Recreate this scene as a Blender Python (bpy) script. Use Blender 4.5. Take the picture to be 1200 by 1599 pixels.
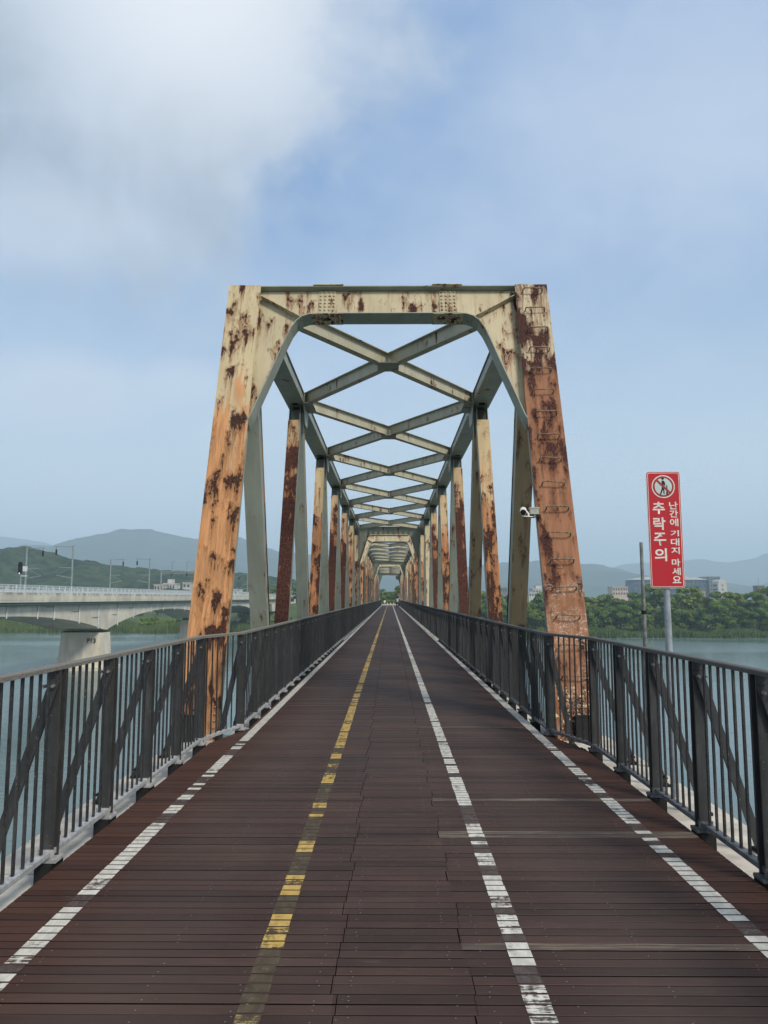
import bpy, math, random
import numpy as np
from mathutils import Vector, Matrix

for o in list(bpy.data.objects):
    bpy.data.objects.remove(o)
R = math.radians
rnd = random.Random(7)
nr = np.random.RandomState(11)
sc = bpy.context.scene
COL = sc.collection

# ------------------------------------------------------------------ camera
cam_d = bpy.data.cameras.new('camera')
cam_d.sensor_fit = 'VERTICAL'
cam_d.sensor_height = 24.0
cam_d.lens = 24.0 * 1200.0 / 1599.0
cam_d.clip_start = 0.05
cam_d.clip_end = 12000
cam = bpy.data.objects.new('camera', cam_d)
COL.objects.link(cam)
EYE = 1.6
cam.location = (0, 0, EYE)
cam.rotation_euler = (R(90 + 6.37), 0, 0.0075)
sc.camera = cam

def at(px, py, Y):
    """a place Y metres ahead that the photograph shows at about this spot"""
    u, v = px - 609.0, py - 800.0
    dy = 1192.6 + v * 0.111
    dz = 133.2 - v * 0.9938
    return Vector((u * Y / dy, Y, EYE + dz * Y / dy))

# ------------------------------------------------------------------ node helper
class NT:
    def __init__(s, tree):
        s.t = tree; s.n = tree.nodes; s.l = tree.links
    def set(s, sock, v):
        if v is None: return
        if isinstance(v, bpy.types.NodeSocket): s.l.new(v, sock)
        else:
            if isinstance(v, (tuple, list)) and len(v) == 3 and sock.type == 'RGBA': v = (*v, 1)
            sock.default_value = v
    def math(s, op, a, b=None, c=None, clamp=False):
        n = s.n.new('ShaderNodeMath'); n.operation = op; n.use_clamp = clamp
        s.set(n.inputs[0], a); s.set(n.inputs[1], b)
        if c is not None: s.set(n.inputs[2], c)
        return n.outputs[0]
    def vmath(s, op, a, b=None, scale=None):
        n = s.n.new('ShaderNodeVectorMath'); n.operation = op
        s.set(n.inputs[0], a); s.set(n.inputs[1], b)
        if scale is not None: s.set(n.inputs['Scale'], scale)
        return n.outputs['Value'] if op in ('LENGTH', 'DISTANCE', 'DOT_PRODUCT') else n.outputs[0]
    def rng(s, v, a, b, c=0.0, d=1.0, smooth=True):
        n = s.n.new('ShaderNodeMapRange')
        n.interpolation_type = 'SMOOTHSTEP' if smooth else 'LINEAR'
        for i, x in enumerate((v, a, b, c, d)): s.set(n.inputs[i], x)
        return n.outputs[0]
    def noise(s, vec, scale=1.0, detail=3.0, rough=0.5, dist=0.0):
        n = s.n.new('ShaderNodeTexNoise')
        s.set(n.inputs['Vector'], vec); s.set(n.inputs['Scale'], scale)
        s.set(n.inputs['Detail'], detail); s.set(n.inputs['Roughness'], rough); s.set(n.inputs['Distortion'], dist)
        return n.outputs['Fac']
    def mix(s, f, a, b):
        n = s.n.new('ShaderNodeMix'); n.data_type = 'RGBA'
        s.set(n.inputs[0], f); s.set(n.inputs[6], a); s.set(n.inputs[7], b)
        return n.outputs[2]
    def sep(s, v):
        n = s.n.new('ShaderNodeSeparateXYZ'); s.set(n.inputs[0], v); return n.outputs
    def comb(s, x=0.0, y=0.0, z=0.0):
        n = s.n.new('ShaderNodeCombineXYZ'); s.set(n.inputs[0], x); s.set(n.inputs[1], y); s.set(n.inputs[2], z)
        return n.outputs[0]
    def pos(s): return s.n.new('ShaderNodeNewGeometry').outputs['Position']
    def attr(s, name):
        n = s.n.new('ShaderNodeAttribute'); n.attribute_name = name; return n.outputs
    def rand(s): return s.n.new('ShaderNodeObjectInfo').outputs['Random']
    def bump(s, h, strength=0.5, dist=0.01):
        n = s.n.new('ShaderNodeBump'); s.set(n.inputs['Height'], h)
        n.inputs['Strength'].default_value = strength; n.inputs['Distance'].default_value = dist
        return n.outputs[0]

def new_mat(name):
    m = bpy.data.materials.new(name); m.use_nodes = True
    nt = NT(m.node_tree)
    b = m.node_tree.nodes['Principled BSDF']
    return m, nt, b

def simple(name, col, rough=0.6, var=0.15, scale=6.0, metal=0.0, spec=0.3, bump=0.0, stretch=(1, 1, 1), col2=None, speck=0):
    m, n, b = new_mat(name)
    v = n.vmath('MULTIPLY', n.pos(), stretch)
    f = n.noise(v, scale, 4, 0.6)
    c2 = col2 if col2 else tuple(c * (1 - 2.2 * var) for c in col)
    c1 = tuple(min(1, c * (1 + var)) for c in col)
    cb = n.mix(n.rng(f, 0.3, 0.7), c2, c1)
    if speck:
        cb = n.mix(n.rng(n.noise(n.pos(), 70, 2, 0.5), 0.70, 0.76, 0, speck), cb, (0.30, 0.29, 0.27))
        cb = n.mix(n.rng(n.noise(n.vmath('MULTIPLY', n.pos(), (14, 14, 2)), 1.0, 5, 0.7), 0.50, 0.74, 0, speck * .5), cb, (0.13, 0.125, 0.115))
    n.set(b.inputs['Base Color'], cb)
    b.inputs['Roughness'].default_value = rough
    b.inputs['Metallic'].default_value = metal
    b.inputs['Specular IOR Level'].default_value = spec
    if bump: n.set(b.inputs['Normal'], n.bump(f, 0.6, bump))
    return m

# ------------------------------------------------------------------ world
SUN_EL, SUN_AZ = R(44), R(139)          # azimuth clockwise from +Y
w = bpy.data.worlds.new('World'); sc.world = w; w.use_nodes = True
n = NT(w.node_tree)
bg = w.node_tree.nodes['Background']
sky = n.n.new('ShaderNodeTexSky'); sky.sky_type = 'NISHITA'; sky.sun_disc = False
sky.sun_elevation = SUN_EL; sky.sun_rotation = SUN_AZ
sky.air_density = 1.0; sky.dust_density = 1.6; sky.ozone_density = 1.2
d = n.n.new('ShaderNodeTexCoord').outputs['Generated']
x, y, z = n.sep(d)
zz = n.math('MAXIMUM', z, 0.0)
den = n.math('ADD', zz, 0.22)
flat = n.comb(n.math('DIVIDE', x, den), n.math('DIVIDE', y, den), 0.0)
big = n.noise(flat, 0.9, 6, 0.55, 0.3)
fine = n.noise(flat, 2.6, 7, 0.6, 0.5)
# thin high veil over the blue
VEIL = (4.7, 5.8, 7.7)
col = n.mix(0.66, sky.outputs[0], (2.2, 4.0, 7.4))
veil = n.rng(n.math('ADD', n.math('MULTIPLY', big, 0.75), n.math('MULTIPLY', fine, 0.25)), 0.40, 0.66, 0.0, 0.75)
col = n.mix(veil, col, VEIL)
# the pale band of air near the horizon
hz = n.rng(z, 0.02, 0.52, 0.97, 0.0)
col = n.mix(hz, col, (6.7, 7.9, 8.9))
# cloud banks: direction, size, softness, density
def bank(cdir, sx, sz, soft, amt, seedoff, noise_amt=0.5):
    c = Vector(cdir).normalized()
    rel = n.vmath('SUBTRACT', d, tuple(c))
    rel = n.vmath('MULTIPLY', rel, (1 / sx, 1 / max(sx, sz), 1 / sz))
    dist = n.vmath('LENGTH', rel)
    nz = n.math('ADD', n.math('MULTIPLY', n.noise(n.vmath('ADD', d, (seedoff, 0, 0)), 3.4, 9, 0.62, 0.35), .68), n.math('MULTIPLY', n.noise(n.vmath('ADD', d, (seedoff, 2, 0)), 10.0, 9, 0.64, 0.9), .32))
    v = n.math('ADD', dist, n.math('MULTIPLY', n.math('SUBTRACT', nz, 0.5), noise_amt * 4))
    return n.rng(v, 1.0 - soft, 1.0 + soft * 0.6, amt, 0.0)
def dirpx(px, py): return at(px, py, 1.0) - Vector((0, 0, EYE))
c1 = bank(dirpx(150, 0), 0.31, 0.27, 0.42, 0.90, 0.0, 0.62)
shade = n.noise(n.vmath('ADD', d, (3.1, 0.4, 0)), 4.5, 9, 0.62, 0.6)
leftd = n.rng(x, -0.50, -0.22)
shade = n.math('ADD', n.math('SUBTRACT', n.math('MULTIPLY', shade, 1.0), 0.14), n.math('MULTIPLY', leftd, 0.24))
glow = n.rng(n.vmath('DISTANCE', d, tuple(dirpx(300, -60).normalized())), 0.02, 0.27, 1.0, 0.0)
greyc = n.mix(n.rng(shade, 0.35, 0.65), (3.7, 4.45, 5.3), (5.0, 5.8, 6.9))
cc = n.mix(glow, greyc, (8.6, 8.9, 9.3))
col = n.mix(c1, col, cc)
for (px, py, sx, sz, amt, so) in ((110, 612, .11, .045, .75, 5), (290, 600, .055, .03, .6, 9), (50, 350, .12, .05, .55, 13), (1050, 180, .24, .15, .5, 17)):
    col = n.mix(bank(dirpx(px, py), sx, sz, 0.7, amt, so, 0.42), col, (6.3, 7.1, 8.3))
# broken cloud carries on overhead and behind the camera
over = n.math('MULTIPLY', n.rng(z, 0.62, 0.92), n.rng(big, 0.36, 0.56))
behind = n.math('MULTIPLY', n.rng(y, 0.25, -0.25), n.rng(fine, 0.40, 0.58))
col = n.mix(n.math('MULTIPLY', n.math('MAXIMUM', over, behind), 0.85), col, (6.8, 6.9, 7.0))
n.set(bg.inputs['Color'], col)
bg.inputs['Strength'].default_value = 0.085

# ------------------------------------------------------------------ sun and exposure
sd = bpy.data.lights.new('sun', 'SUN'); sd.energy = 3.0; sd.angle = R(14); sd.color = (1.0, 0.91, 0.78)
sun = bpy.data.objects.new('sun', sd); COL.objects.link(sun)
to_sun = Vector((math.cos(SUN_EL) * math.sin(SUN_AZ), math.cos(SUN_EL) * math.cos(SUN_AZ), math.sin(SUN_EL)))
sun.rotation_euler = to_sun.to_track_quat('Z', 'Y').to_euler()
sun.location = (30, -30, 60)
sc.view_settings.view_transform = 'Standard'; sc.view_settings.look = 'None'
sc.view_settings.gamma = 1; sc.view_settings.use_curve_mapping = False
sc.view_settings.exposure = 0.38
sc.cycles.use_denoising = True
try: sc.cycles.denoiser = 'OPENIMAGEDENOISE'
except Exception: pass
sc.cycles.max_bounces = 6; sc.cycles.diffuse_bounces = 3; sc.cycles.glossy_bounces = 3
sc.cycles.volume_bounces = 1; sc.cycles.transparent_max_bounces = 6
sc.cycles.volume_step_rate = 4

# ------------------------------------------------------------------ mesh builder
class MB:
    def __init__(s): s.v = []; s.f = []; s.m = []; s.a = []; s.sm = []
    def add(s, verts, faces, mats=0, mpos=None, smooth=False):
        o = len(s.v); s.v += [tuple(p) for p in verts]
        s.a += [tuple(p) for p in (mpos if mpos is not None else verts)]
        for i, f in enumerate(faces):
            s.f.append(tuple(o + k for k in f))
            s.m.append(mats if isinstance(mats, int) else mats[i]); s.sm.append(smooth)
        return s
    BF = ((0, 3, 2, 1), (4, 5, 6, 7), (0, 1, 5, 4), (2, 3, 7, 6), (1, 2, 6, 5), (3, 0, 4, 7))
    def box(s, x0, x1, y0, y1, z0, z1, mats=0):
        v = [(x0, y0, z0), (x1, y0, z0), (x1, y1, z0), (x0, y1, z0), (x0, y0, z1), (x1, y0, z1), (x1, y1, z1), (x0, y1, z1)]
        return s.add(v, s.BF, mats)
    def fbox(s, F, x0, x1, y0, y1, z0, z1, mats=0, mp=None):
        """box in a frame F(x,y,z)->point; mpos keeps the frame coordinates"""
        v = [(x0, y0, z0), (x1, y0, z0), (x1, y1, z0), (x0, y1, z0), (x0, y0, z1), (x1, y0, z1), (x1, y1, z1), (x0, y1, z1)]
        return s.add([F(*p) for p in v], s.BF, mats, [mp(*p) if mp else p for p in v])
    def beam(s, p0, p1, w, h, up=(0, 0, 1), mats=0, off=(0, 0)):
        """box from p0 to p1; w across, h along up; mpos = (across, up, along)"""
        p0 = Vector(p0); p1 = Vector(p1); dd = p1 - p0; L = dd.length; dd.normalize()
        sx = dd.cross(Vector(up)).normalized(); u = sx.cross(dd).normalized()
        F = lambda a, b, c: p0 + sx * a + u * b + dd * c
        return s.fbox(F, off[0] - w / 2, off[0] + w / 2, off[1] - h / 2, off[1] + h / 2, 0, L, mats)
    def tube(s, pts, r, k=8, mats=0, caps=True, smooth=True):
        pts = [Vector(p) for p in pts]; rs = r if isinstance(r, (list, tuple)) else [r] * len(pts)
        vs = []; prev = None
        for i, p in enumerate(pts):
            t = (pts[min(i + 1, len(pts) - 1)] - pts[max(i - 1, 0)]).normalized()
            a = prev if prev is not None else (Vector((0, 0, 1)) if abs(t.z) < .9 else Vector((1, 0, 0)))
            a = (a - t * a.dot(t)).normalized(); b = t.cross(a); prev = a
            for j in range(k):
                g = 2 * math.pi * j / k
                vs.append(p + (a * math.cos(g) + b * math.sin(g)) * rs[i])
        fs = []
        for i in range(len(pts) - 1):
            for j in range(k):
                j2 = (j + 1) % k
                fs.append((i * k + j, i * k + j2, (i + 1) * k + j2, (i + 1) * k + j))
        s.add(vs, fs, mats, smooth=smooth)
        if caps:
            s.add(vs[:k], [tuple(range(k))[::-1]], mats); s.add(vs[-k:], [tuple(range(k))], mats)
        return s
    def prism(s, poly, F, h0, h1, mats=0):
        """poly = [(a,b)], extruded c from h0 to h1 in frame F(a,b,c)"""
        k = len(poly)
        v = [(a, b, h0) for a, b in poly] + [(a, b, h1) for a, b in poly]
        f = [tuple(range(k))[::-1], tuple(range(k, 2 * k))] + [(i, (i + 1) % k, k + (i + 1) % k, k + i) for i in range(k)]
        return s.add([F(*p) for p in v], f, mats, v)
    def mesh(s, name, mats):
        me = bpy.data.meshes.new(name); me.from_pydata(s.v, [], s.f)
        for m in (mats if isinstance(mats, (list, tuple)) else [mats]): me.materials.append(m)
        me.polygons.foreach_set('material_index', s.m); me.polygons.foreach_set('use_smooth', s.sm)
        at_ = me.attributes.new('mpos', 'FLOAT_VECTOR', 'POINT')
        at_.data.foreach_set('vector', [c for p in s.a for c in p])
        me.update(); return me
    def build(s, name, mats, parent=None, loc=(0, 0, 0)):
        return link(name, s.mesh(name, mats), parent, loc)

def link(name, me, parent=None, loc=(0, 0, 0), rot=None):
    o = bpy.data.objects.new(name, me); COL.objects.link(o)
    o.location = loc
    if rot: o.rotation_euler = rot
    if parent: o.parent = parent
    return o
def fast_mesh(name, V, F, mat, smooth=False):
    """V (n,3), F (m,k) numpy arrays"""
    me = bpy.data.meshes.new(name); V = np.asarray(V, np.float32); F = np.asarray(F, np.int32)
    k = F.shape[1]
    me.vertices.add(len(V)); me.vertices.foreach_set('co', V.ravel())
    me.loops.add(F.size); me.loops.foreach_set('vertex_index', F.ravel())
    me.polygons.add(len(F)); me.polygons.foreach_set('loop_start', np.arange(0, F.size, k, dtype=np.int32))
    try: me.polygons.foreach_set('loop_total', np.full(len(F), k, np.int32))
    except Exception: pass
    me.polygons.foreach_set('use_smooth', np.full(len(F), smooth))
    me.materials.append(mat); me.update(calc_edges=True); me.validate()
    return me
def thing(name, label, cat, loc=(0, 0, 0), group=None, rotz=0):
    o = bpy.data.objects.new(name, None); COL.objects.link(o)
    o.empty_display_size = 0.3
    o.location = loc; o.rotation_euler = (0, 0, rotz); o['label'] = label; o['category'] = cat
    if group: o['group'] = group
    return o
def structure(o): o['kind'] = 'structure'; return o
def stuff(o): o['kind'] = 'stuff'; return o
def topstuff(o, label, cat): o['kind'] = 'stuff'; o['label'] = label; o['category'] = cat; return o
def copy_tree(o, parent=None):
    c = o.copy(); COL.objects.link(c)
    if parent: c.parent = parent
    for ch in list(KIDS.get(o.name, [])):
        copy_tree(ch, c)
    return c
KIDS = {}
def index_kids():
    KIDS.clear()
    for o in bpy.data.objects:
        if o.parent: KIDS.setdefault(o.parent.name, []).append(o)

# ------------------------------------------------------------------ materials
def rusty(name, base, z0, z1, lo, hi, orange=(0.40, 0.155, 0.045), dark=(0.042, 0.017, 0.011), oamt=(0.2, 1.0), stain=(0.35, 0.25, 0.13), scratch=False, scale=1.0):
    """painted steel; rust grows from amount lo (at height z1) to hi (at height z0)"""
    m, n, b = new_mat(name)
    V = n.vmath('ADD', n.attr('mpos')[1], n.comb(n.math('MULTIPLY', n.rand(), 57.0), 3.0, n.math('MULTIPLY', n.rand(), 91.0)))
    V = n.vmath('SCALE', V, scale=scale)
    wz = n.sep(n.pos())[2]
    g = n.rng(wz, z1, z0)
    P = n.vmath('MULTIPLY', V, (6.5, 6.5, 3.4))
    big = n.noise(n.vmath('MULTIPLY', V, (1.6, 1.6, 0.8)), 1.0, 2, 0.5)
    wob = n.noise(n.vmath('MULTIPLY', V, (4, 4, 2.5)), 1.0, 3, 0.6)
    Vw = n.vmath('ADD', V, n.comb(n.math('MULTIPLY', wob, 0.09), 0, 0))
    colr = n.noise(n.vmath('MULTIPLY', Vw, (26, 26, 0.6)), 1.0, 3, 0.6)
    colr = n.rng(colr, 0.38, 0.66)
    def patch(L, flat=0.0):
        dz = n.math('MULTIPLY', n.math('ADD', n.math('MULTIPLY', colr, 1 - flat), flat), L * 3.4)
        q = n.vmath('ADD', P, n.comb(0, 0, dz))
        return n.math('ADD', n.noise(q, 1.0, 6, 0.60), n.math('MULTIPLY', n.math('SUBTRACT', big, 0.5), 0.42))
    amt = n.math('ADD', lo, n.math('MULTIPLY', g, hi - lo))          # 0..1
    thr = n.math('SUBTRACT', 0.74, n.math('MULTIPLY', amt, 0.36))
    p0 = n.math('MAXIMUM', patch(0.0), n.math('SUBTRACT', patch(0.16), 0.012))
    darkm = n.rng(n.math('SUBTRACT', p0, thr), 0.0, 0.018)
    drip = n.math('MAXIMUM', n.math('SUBTRACT', patch(0.30, .2), 0.0), n.math('MAXIMUM', n.math('SUBTRACT', patch(0.55, .2), 0.02), n.math('SUBTRACT', patch(0.85, .2), 0.04)))
    streak = n.noise(n.vmath('MULTIPLY', Vw, (20, 20, 1.3)), 1.0, 5, 0.62)
    streak2 = n.noise(n.vmath('MULTIPLY', Vw, (5, 5, 0.8)), 1.0, 4, 0.6)
    dm = n.math('MULTIPLY', n.rng(n.math('SUBTRACT', drip, thr), -0.05, 0.03), n.rng(streak, 0.38, 0.56))
    om = n.rng(n.math('ADD', n.math('MULTIPLY', streak2, 0.55), n.math('MULTIPLY', streak, 0.45)),
               n.math('SUBTRACT', 0.66, n.math('MULTIPLY', n.math('ADD', oamt[0], n.math('MULTIPLY', g, oamt[1] - oamt[0])), 0.42)),
               n.math('SUBTRACT', 0.80, n.math('MULTIPLY', n.math('ADD', oamt[0], n.math('MULTIPLY', g, oamt[1] - oamt[0])), 0.42)))
    halo = n.rng(n.math('SUBTRACT', p0, thr), -0.09, 0.0, 0.0, 0.75)
    fineN = n.noise(n.vmath('MULTIPLY', V, (40, 40, 30)), 1.0, 3, 0.6)
    basec = n.mix(n.rng(n.noise(n.vmath('MULTIPLY', V, (3, 3, 1.2)), 1.0, 5, 0.6), 0.35, 0.7), tuple(c * 0.82 for c in base), base)
    basec = n.mix(n.math('MULTIPLY', n.rng(streak, 0.52, 0.72), 0.6), basec, stain)
    oc = n.mix(n.rng(streak, 0.35, 0.65), tuple(c * 0.62 for c in orange), tuple(min(1, c * 1.25) for c in orange))
    c = n.mix(n.math('MULTIPLY', om, 0.85), basec, oc)
    c = n.mix(n.math('MULTIPLY', n.math('MULTIPLY', g, oamt[1]), 0.16), c, orange)
    c = n.mix(n.math('MAXIMUM', halo, n.math('MULTIPLY', dm, 0.85)), c, tuple(0.42 * o_ for o_ in orange))
    dk = n.mix(n.rng(fineN, 0.35, 0.68), tuple(q * 0.45 for q in dark), tuple(q * 1.8 for q in dark))
    c = n.mix(darkm, c, dk)
    if scratch:
        q = n.vmath('MULTIPLY', V, (1.0, 1.0, 1.0))
        cn = n.noise(q, 7.5, 2, 0.5, 1.6)
        line = n.math('LESS_THAN', n.math('ABSOLUTE', n.math('SUBTRACT', cn, 0.5)), 0.012)
        cn2 = n.noise(n.vmath('ADD', q, (5, 5, 5)), 10.0, 2, 0.5, 2.2)
        line2 = n.math('LESS_THAN', n.math('ABSOLUTE', n.math('SUBTRACT', cn2, 0.52)), 0.012)
        region = n.math('MULTIPLY', n.rng(wz, 1.9, 1.75), n.rng(n.noise(q, 2.6, 2, 0.5), 0.42, 0.52))
        c = n.mix(n.math('MULTIPLY', n.math('MULTIPLY', n.math('MAXIMUM', line, line2), region), 0.75), c, (0.52, 0.42, 0.33))
        chips = n.math('MULTIPLY', n.rng(n.noise(q, 17.0, 2, 0.5), 0.60, 0.64), n.rng(wz, 0.62, 0.50))
        c = n.mix(chips, c, (0.55, 0.50, 0.30))
    n.set(b.inputs['Base Color'], c)
    n.set(b.inputs['Roughness'], n.math('ADD', 0.5, n.math('MULTIPLY', n.math('MAXIMUM', darkm, om), 0.38)))
    b.inputs['Specular IOR Level'].default_value = 0.3
    hgt = n.math('ADD', n.math('MULTIPLY', darkm, n.math('SUBTRACT', fineN, 0.9)), n.math('MULTIPLY', fineN, 0.08))
    n.set(b.inputs['Normal'], n.bump(hgt, 0.7, 0.008))
    return m

CREAM = (0.50, 0.435, 0.285)
GREY = (0.30, 0.325, 0.265)
ORG = (0.46, 0.20, 0.065)
M_left = rusty('rust_streaked_post', (0.55, 0.46, 0.28), 1.6, 6.6, 0.36, 0.45, orange=(0.47, 0.21, 0.082), oamt=(0.12, 1.15))
M_right = rusty('rust_brown_post', (0.50, 0.43, 0.27), 4.4, 5.4, 0.66, 0.46, orange=(0.27, 0.105, 0.052), dark=(0.050, 0.018, 0.013), oamt=(0.42, 1.5), stain=(0.30, 0.13, 0.06), scratch=True)
M_cream = rusty('cream_steel_paint', CREAM, 4.0, 7.0, 0.27, 0.29, oamt=(0.12, 0.25), stain=(0.36, 0.27, 0.15))
M_grey = rusty('grey_green_steel_paint', GREY, 0.0, 7.0, 0.10, 0.16, oamt=(0.0, 0.08), stain=(0.20, 0.20, 0.15))
M_brace = rusty('pale_brace_paint', (0.44, 0.42, 0.31), 5.0, 7.0, 0.14, 0.2, oamt=(0.05, 0.1), stain=(0.28, 0.24, 0.16))
M_dkr = rusty('heavy_dark_rust', (0.46, 0.33, 0.18), 2.6, 6.0, 0.34, 1.02, orange=(0.36, 0.14, 0.055), oamt=(0.25, 1.2), dark=(0.055, 0.019, 0.012))
M_midr = rusty('half_rusted_paint', (0.52, 0.40, 0.22), 1.5, 6.2, 0.26, 0.66, orange=(0.40, 0.165, 0.065), oamt=(0.15, 1.15))
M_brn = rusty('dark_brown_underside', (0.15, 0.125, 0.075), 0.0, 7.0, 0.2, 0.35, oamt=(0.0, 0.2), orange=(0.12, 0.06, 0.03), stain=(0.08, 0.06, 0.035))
M_rivet = rusty('riveted_plate_paint', (0.46, 0.40, 0.26), 4.0, 7.0, 0.32, 0.32, oamt=(0.2, 0.3), scale=1.5)
M_rod = simple('worn_steel_rod', (0.22, 0.17, 0.12), 0.55, 0.3, 30, metal=0.3)
M_rail = simple('charcoal_rail_paint', (0.038, 0.039, 0.040), 0.42, 0.10, 9, spec=0.45, speck=0.7)
M_bal = simple('charcoal_bar_paint', (0.030, 0.031, 0.033), 0.42, 0.25, 40, spec=0.45, speck=0.8)
M_handL = simple('pale_grey_handrail', (0.20, 0.19, 0.165), 0.7, 0.25, 30, stretch=(30, 1.5, 10), spec=0.2, bump=0.002)  # paler grey for the left handrail, grained along its length
M_handR = simple('dark_grey_handrail', (0.10, 0.095, 0.085), 0.6, 0.25, 30, stretch=(30, 1.5, 10), spec=0.3, bump=0.002)
M_galv = simple('galvanised_rail', (0.40, 0.41, 0.41), 0.5, 0.14, 20, metal=0.2)
M_galvD = simple('dull_steel_rail', (0.12, 0.125, 0.13), 0.5, 0.2, 20, metal=0.2)
M_bolt = simple('zinc_bolt', (0.36, 0.36, 0.36), 0.35, 0.1, 20, metal=0.7)
M_black = simple('black_rubber_and_shade', (0.012, 0.012, 0.012), 0.8, 0.2, 20)
M_conc = simple('pale_concrete', (0.54, 0.50, 0.43), 0.85, 0.14, 3.5, bump=0.004, spec=0.2)
M_pole = simple('grey_painted_pole', (0.30, 0.34, 0.37), 0.45, 0.12, 9, spec=0.4)
M_poleD = simple('dark_steel_pole', (0.20, 0.21, 0.20), 0.5, 0.25, 9, spec=0.4)

# ------------------------------------------------------------------ river and land
WZ = -9.7
def shore(X):
    X = np.asarray(X, float)
    return np.interp(X, [-400, -130, -60, -20, 20, 60, 140, 400], [268, 252, 250, 232, 205, 219, 221, 232]) + 1.4 * np.sin(X * 0.11) + 0.8 * np.sin(X * 0.37 + 1)
def sstep(a, b, x):
    t = np.clip((x - a) / (b - a), 0, 1); return t * t * (3 - 2 * t)

mw, n, b = new_mat('river_water')
p = n.pos()
dist = n.vmath('DISTANCE', p, (0, 0, EYE))
n1 = n.noise(n.vmath('MULTIPLY', p, (1.0, 2.0, 1.0)), 1.3, 3, 0.55)
n2 = n.noise(n.vmath('MULTIPLY', p, (0.25, 0.6, 1.0)), 1.0, 3, 0.6)
calm = n.noise(n.vmath('MULTIPLY', p, (0.010, 0.035, 1.0)), 1.0, 3, 0.5)
h = n.math('ADD', n.math('MULTIPLY', n1, 0.5), n.math('MULTIPLY', n2, 0.9))
n.set(b.inputs['Base Color'], n.mix(n.rng(calm, 0.4, 0.65), (0.095, 0.150, 0.150), (0.120, 0.175, 0.172)))
n.set(b.inputs['Roughness'], n.rng(calm, 0.40, 0.62, 0.10, 0.22))
b.inputs['IOR'].default_value = 1.33
bn = n.n.new('ShaderNodeBump'); n.set(bn.inputs['Height'], h); bn.inputs['Strength'].default_value = 0.34; bn.inputs['Distance'].default_value = 0.18
n.set(b.inputs['Normal'], bn.outputs[0])
mb = MB(); mb.add([(-3500, -600, WZ), (3500, -600, WZ), (3500, 420, WZ), (-3500, 420, WZ)], [(0, 1, 2, 3)])
structure(mb.build('river_water', mw))

mg, n, b = new_mat('bank_grass')
p = n.pos()
f1 = n.noise(p, 0.06, 5, 0.6); f2 = n.noise(p, 1.2, 4, 0.7)
c = n.mix(n.rng(f1, 0.35, 0.65), (0.045, 0.080, 0.020), (0.085, 0.120, 0.034))
c = n.mix(n.rng(f2, 0.45, 0.7, 0, 0.5), c, (0.135, 0.145, 0.060))
n.set(b.inputs['Base Color'], c); b.inputs['Roughness'].default_value = 0.9; b.inputs['Specular IOR Level'].default_value = 0.1
n.set(b.inputs['Normal'], n.bump(f2, 0.8, 0.3))

def land_h(X, Y):
    s = Y - shore(X)
    hgt = np.interp(s, [-40, -3, 0, 4, 14, 60, 200, 600, 3000, 7200], [-4, -1.2, -0.05, 0.5, 1.1, 2.2, 5.0, 7.0, 8, 8])
    hgt = hgt + 0.25 * np.sin(X * 0.21 + Y * 0.13) * sstep(2, 12, s)
    zz = WZ + hgt
    cor = (1 - sstep(9, 26, np.abs(X))) * sstep(155, 163.5, Y)      # the embankment that carries the path ashore
    cor = np.maximum(cor, (1 - sstep(30, 90, np.abs(X))) * sstep(272, 340, Y))
    return zz * (1 - cor) + (-0.12) * cor
xs = np.unique(np.concatenate([np.linspace(-7400, -400, 24), np.linspace(-400, 400, 201), np.linspace(400, 7400, 24)]))
ys = np.unique(np.concatenate([np.linspace(150, 330, 91), np.linspace(330, 800, 40), np.linspace(800, 6900, 20)]))
XX, YY = np.meshgrid(xs, ys); ZZ = land_h(XX, YY)
def grid_faces(nx, ny):
    i = np.arange(nx - 1)[None, :] + np.arange(ny - 1)[:, None] * nx
    return np.stack([i, i + 1, i + 1 + nx, i + nx], -1).reshape(-1, 4)
structure(link('riverbank_terrain', fast_mesh('riverbank_terrain', np.stack([XX, YY, ZZ], -1).reshape(-1, 3), grid_faces(len(xs), len(ys)), mg, True)))

# ------------------------------------------------------------------ hills
def worley(X, Y, cell, seed):
    rs = np.random.RandomState(seed); T = 257
    jx = rs.rand(T, T); jy = rs.rand(T, T); hh = rs.rand(T, T)
    gx = X / cell; gy = Y / cell; ix = np.floor(gx).astype(int); iy = np.floor(gy).astype(int)
    best = np.full(X.shape, 9.0); val = np.zeros(X.shape)
    for dx in (-1, 0, 1):
        for dy in (-1, 0, 1):
            a = (ix + dx) % T; c_ = (iy + dy) % T
            dd = (gx - (ix + dx + jx[a, c_])) ** 2 + (gy - (iy + dy + jy[a, c_])) ** 2
            mk = dd < best; best = np.where(mk, dd, best); val = np.where(mk, hh[a, c_], val)
    return np.sqrt(np.clip(1 - best * 0.9, 0, 1)) * (0.55 + 0.45 * val)
def forest_mat(name, a, c_, sc_):
    m, n, b = new_mat(name)
    p = n.pos()
    f = n.noise(p, sc_, 5, 0.65); g = n.noise(p, sc_ * 0.12, 4, 0.6)
    vo = n.n.new('ShaderNodeTexVoronoi'); n.set(vo.inputs['Vector'], p); vo.inputs['Scale'].default_value = sc_ * .55
    c = n.mix(n.rng(n.math('ADD', n.math('ADD', n.math('MULTIPLY', f, 0.35), n.math('MULTIPLY', n.sep(vo.outputs['Color'])[0], 0.3)), n.math('MULTIPLY', g, 0.4)), 0.34, 0.70), a, c_)
    n.set(b.inputs['Base Color'], c); b.inputs['Roughness'].default_value = 0.95; b.inputs['Specular IOR Level'].default_value = 0.05
    n.set(b.inputs['Normal'], n.bump(f, 1.0, 0.8 / sc_ * 0.35))
    return m
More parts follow.
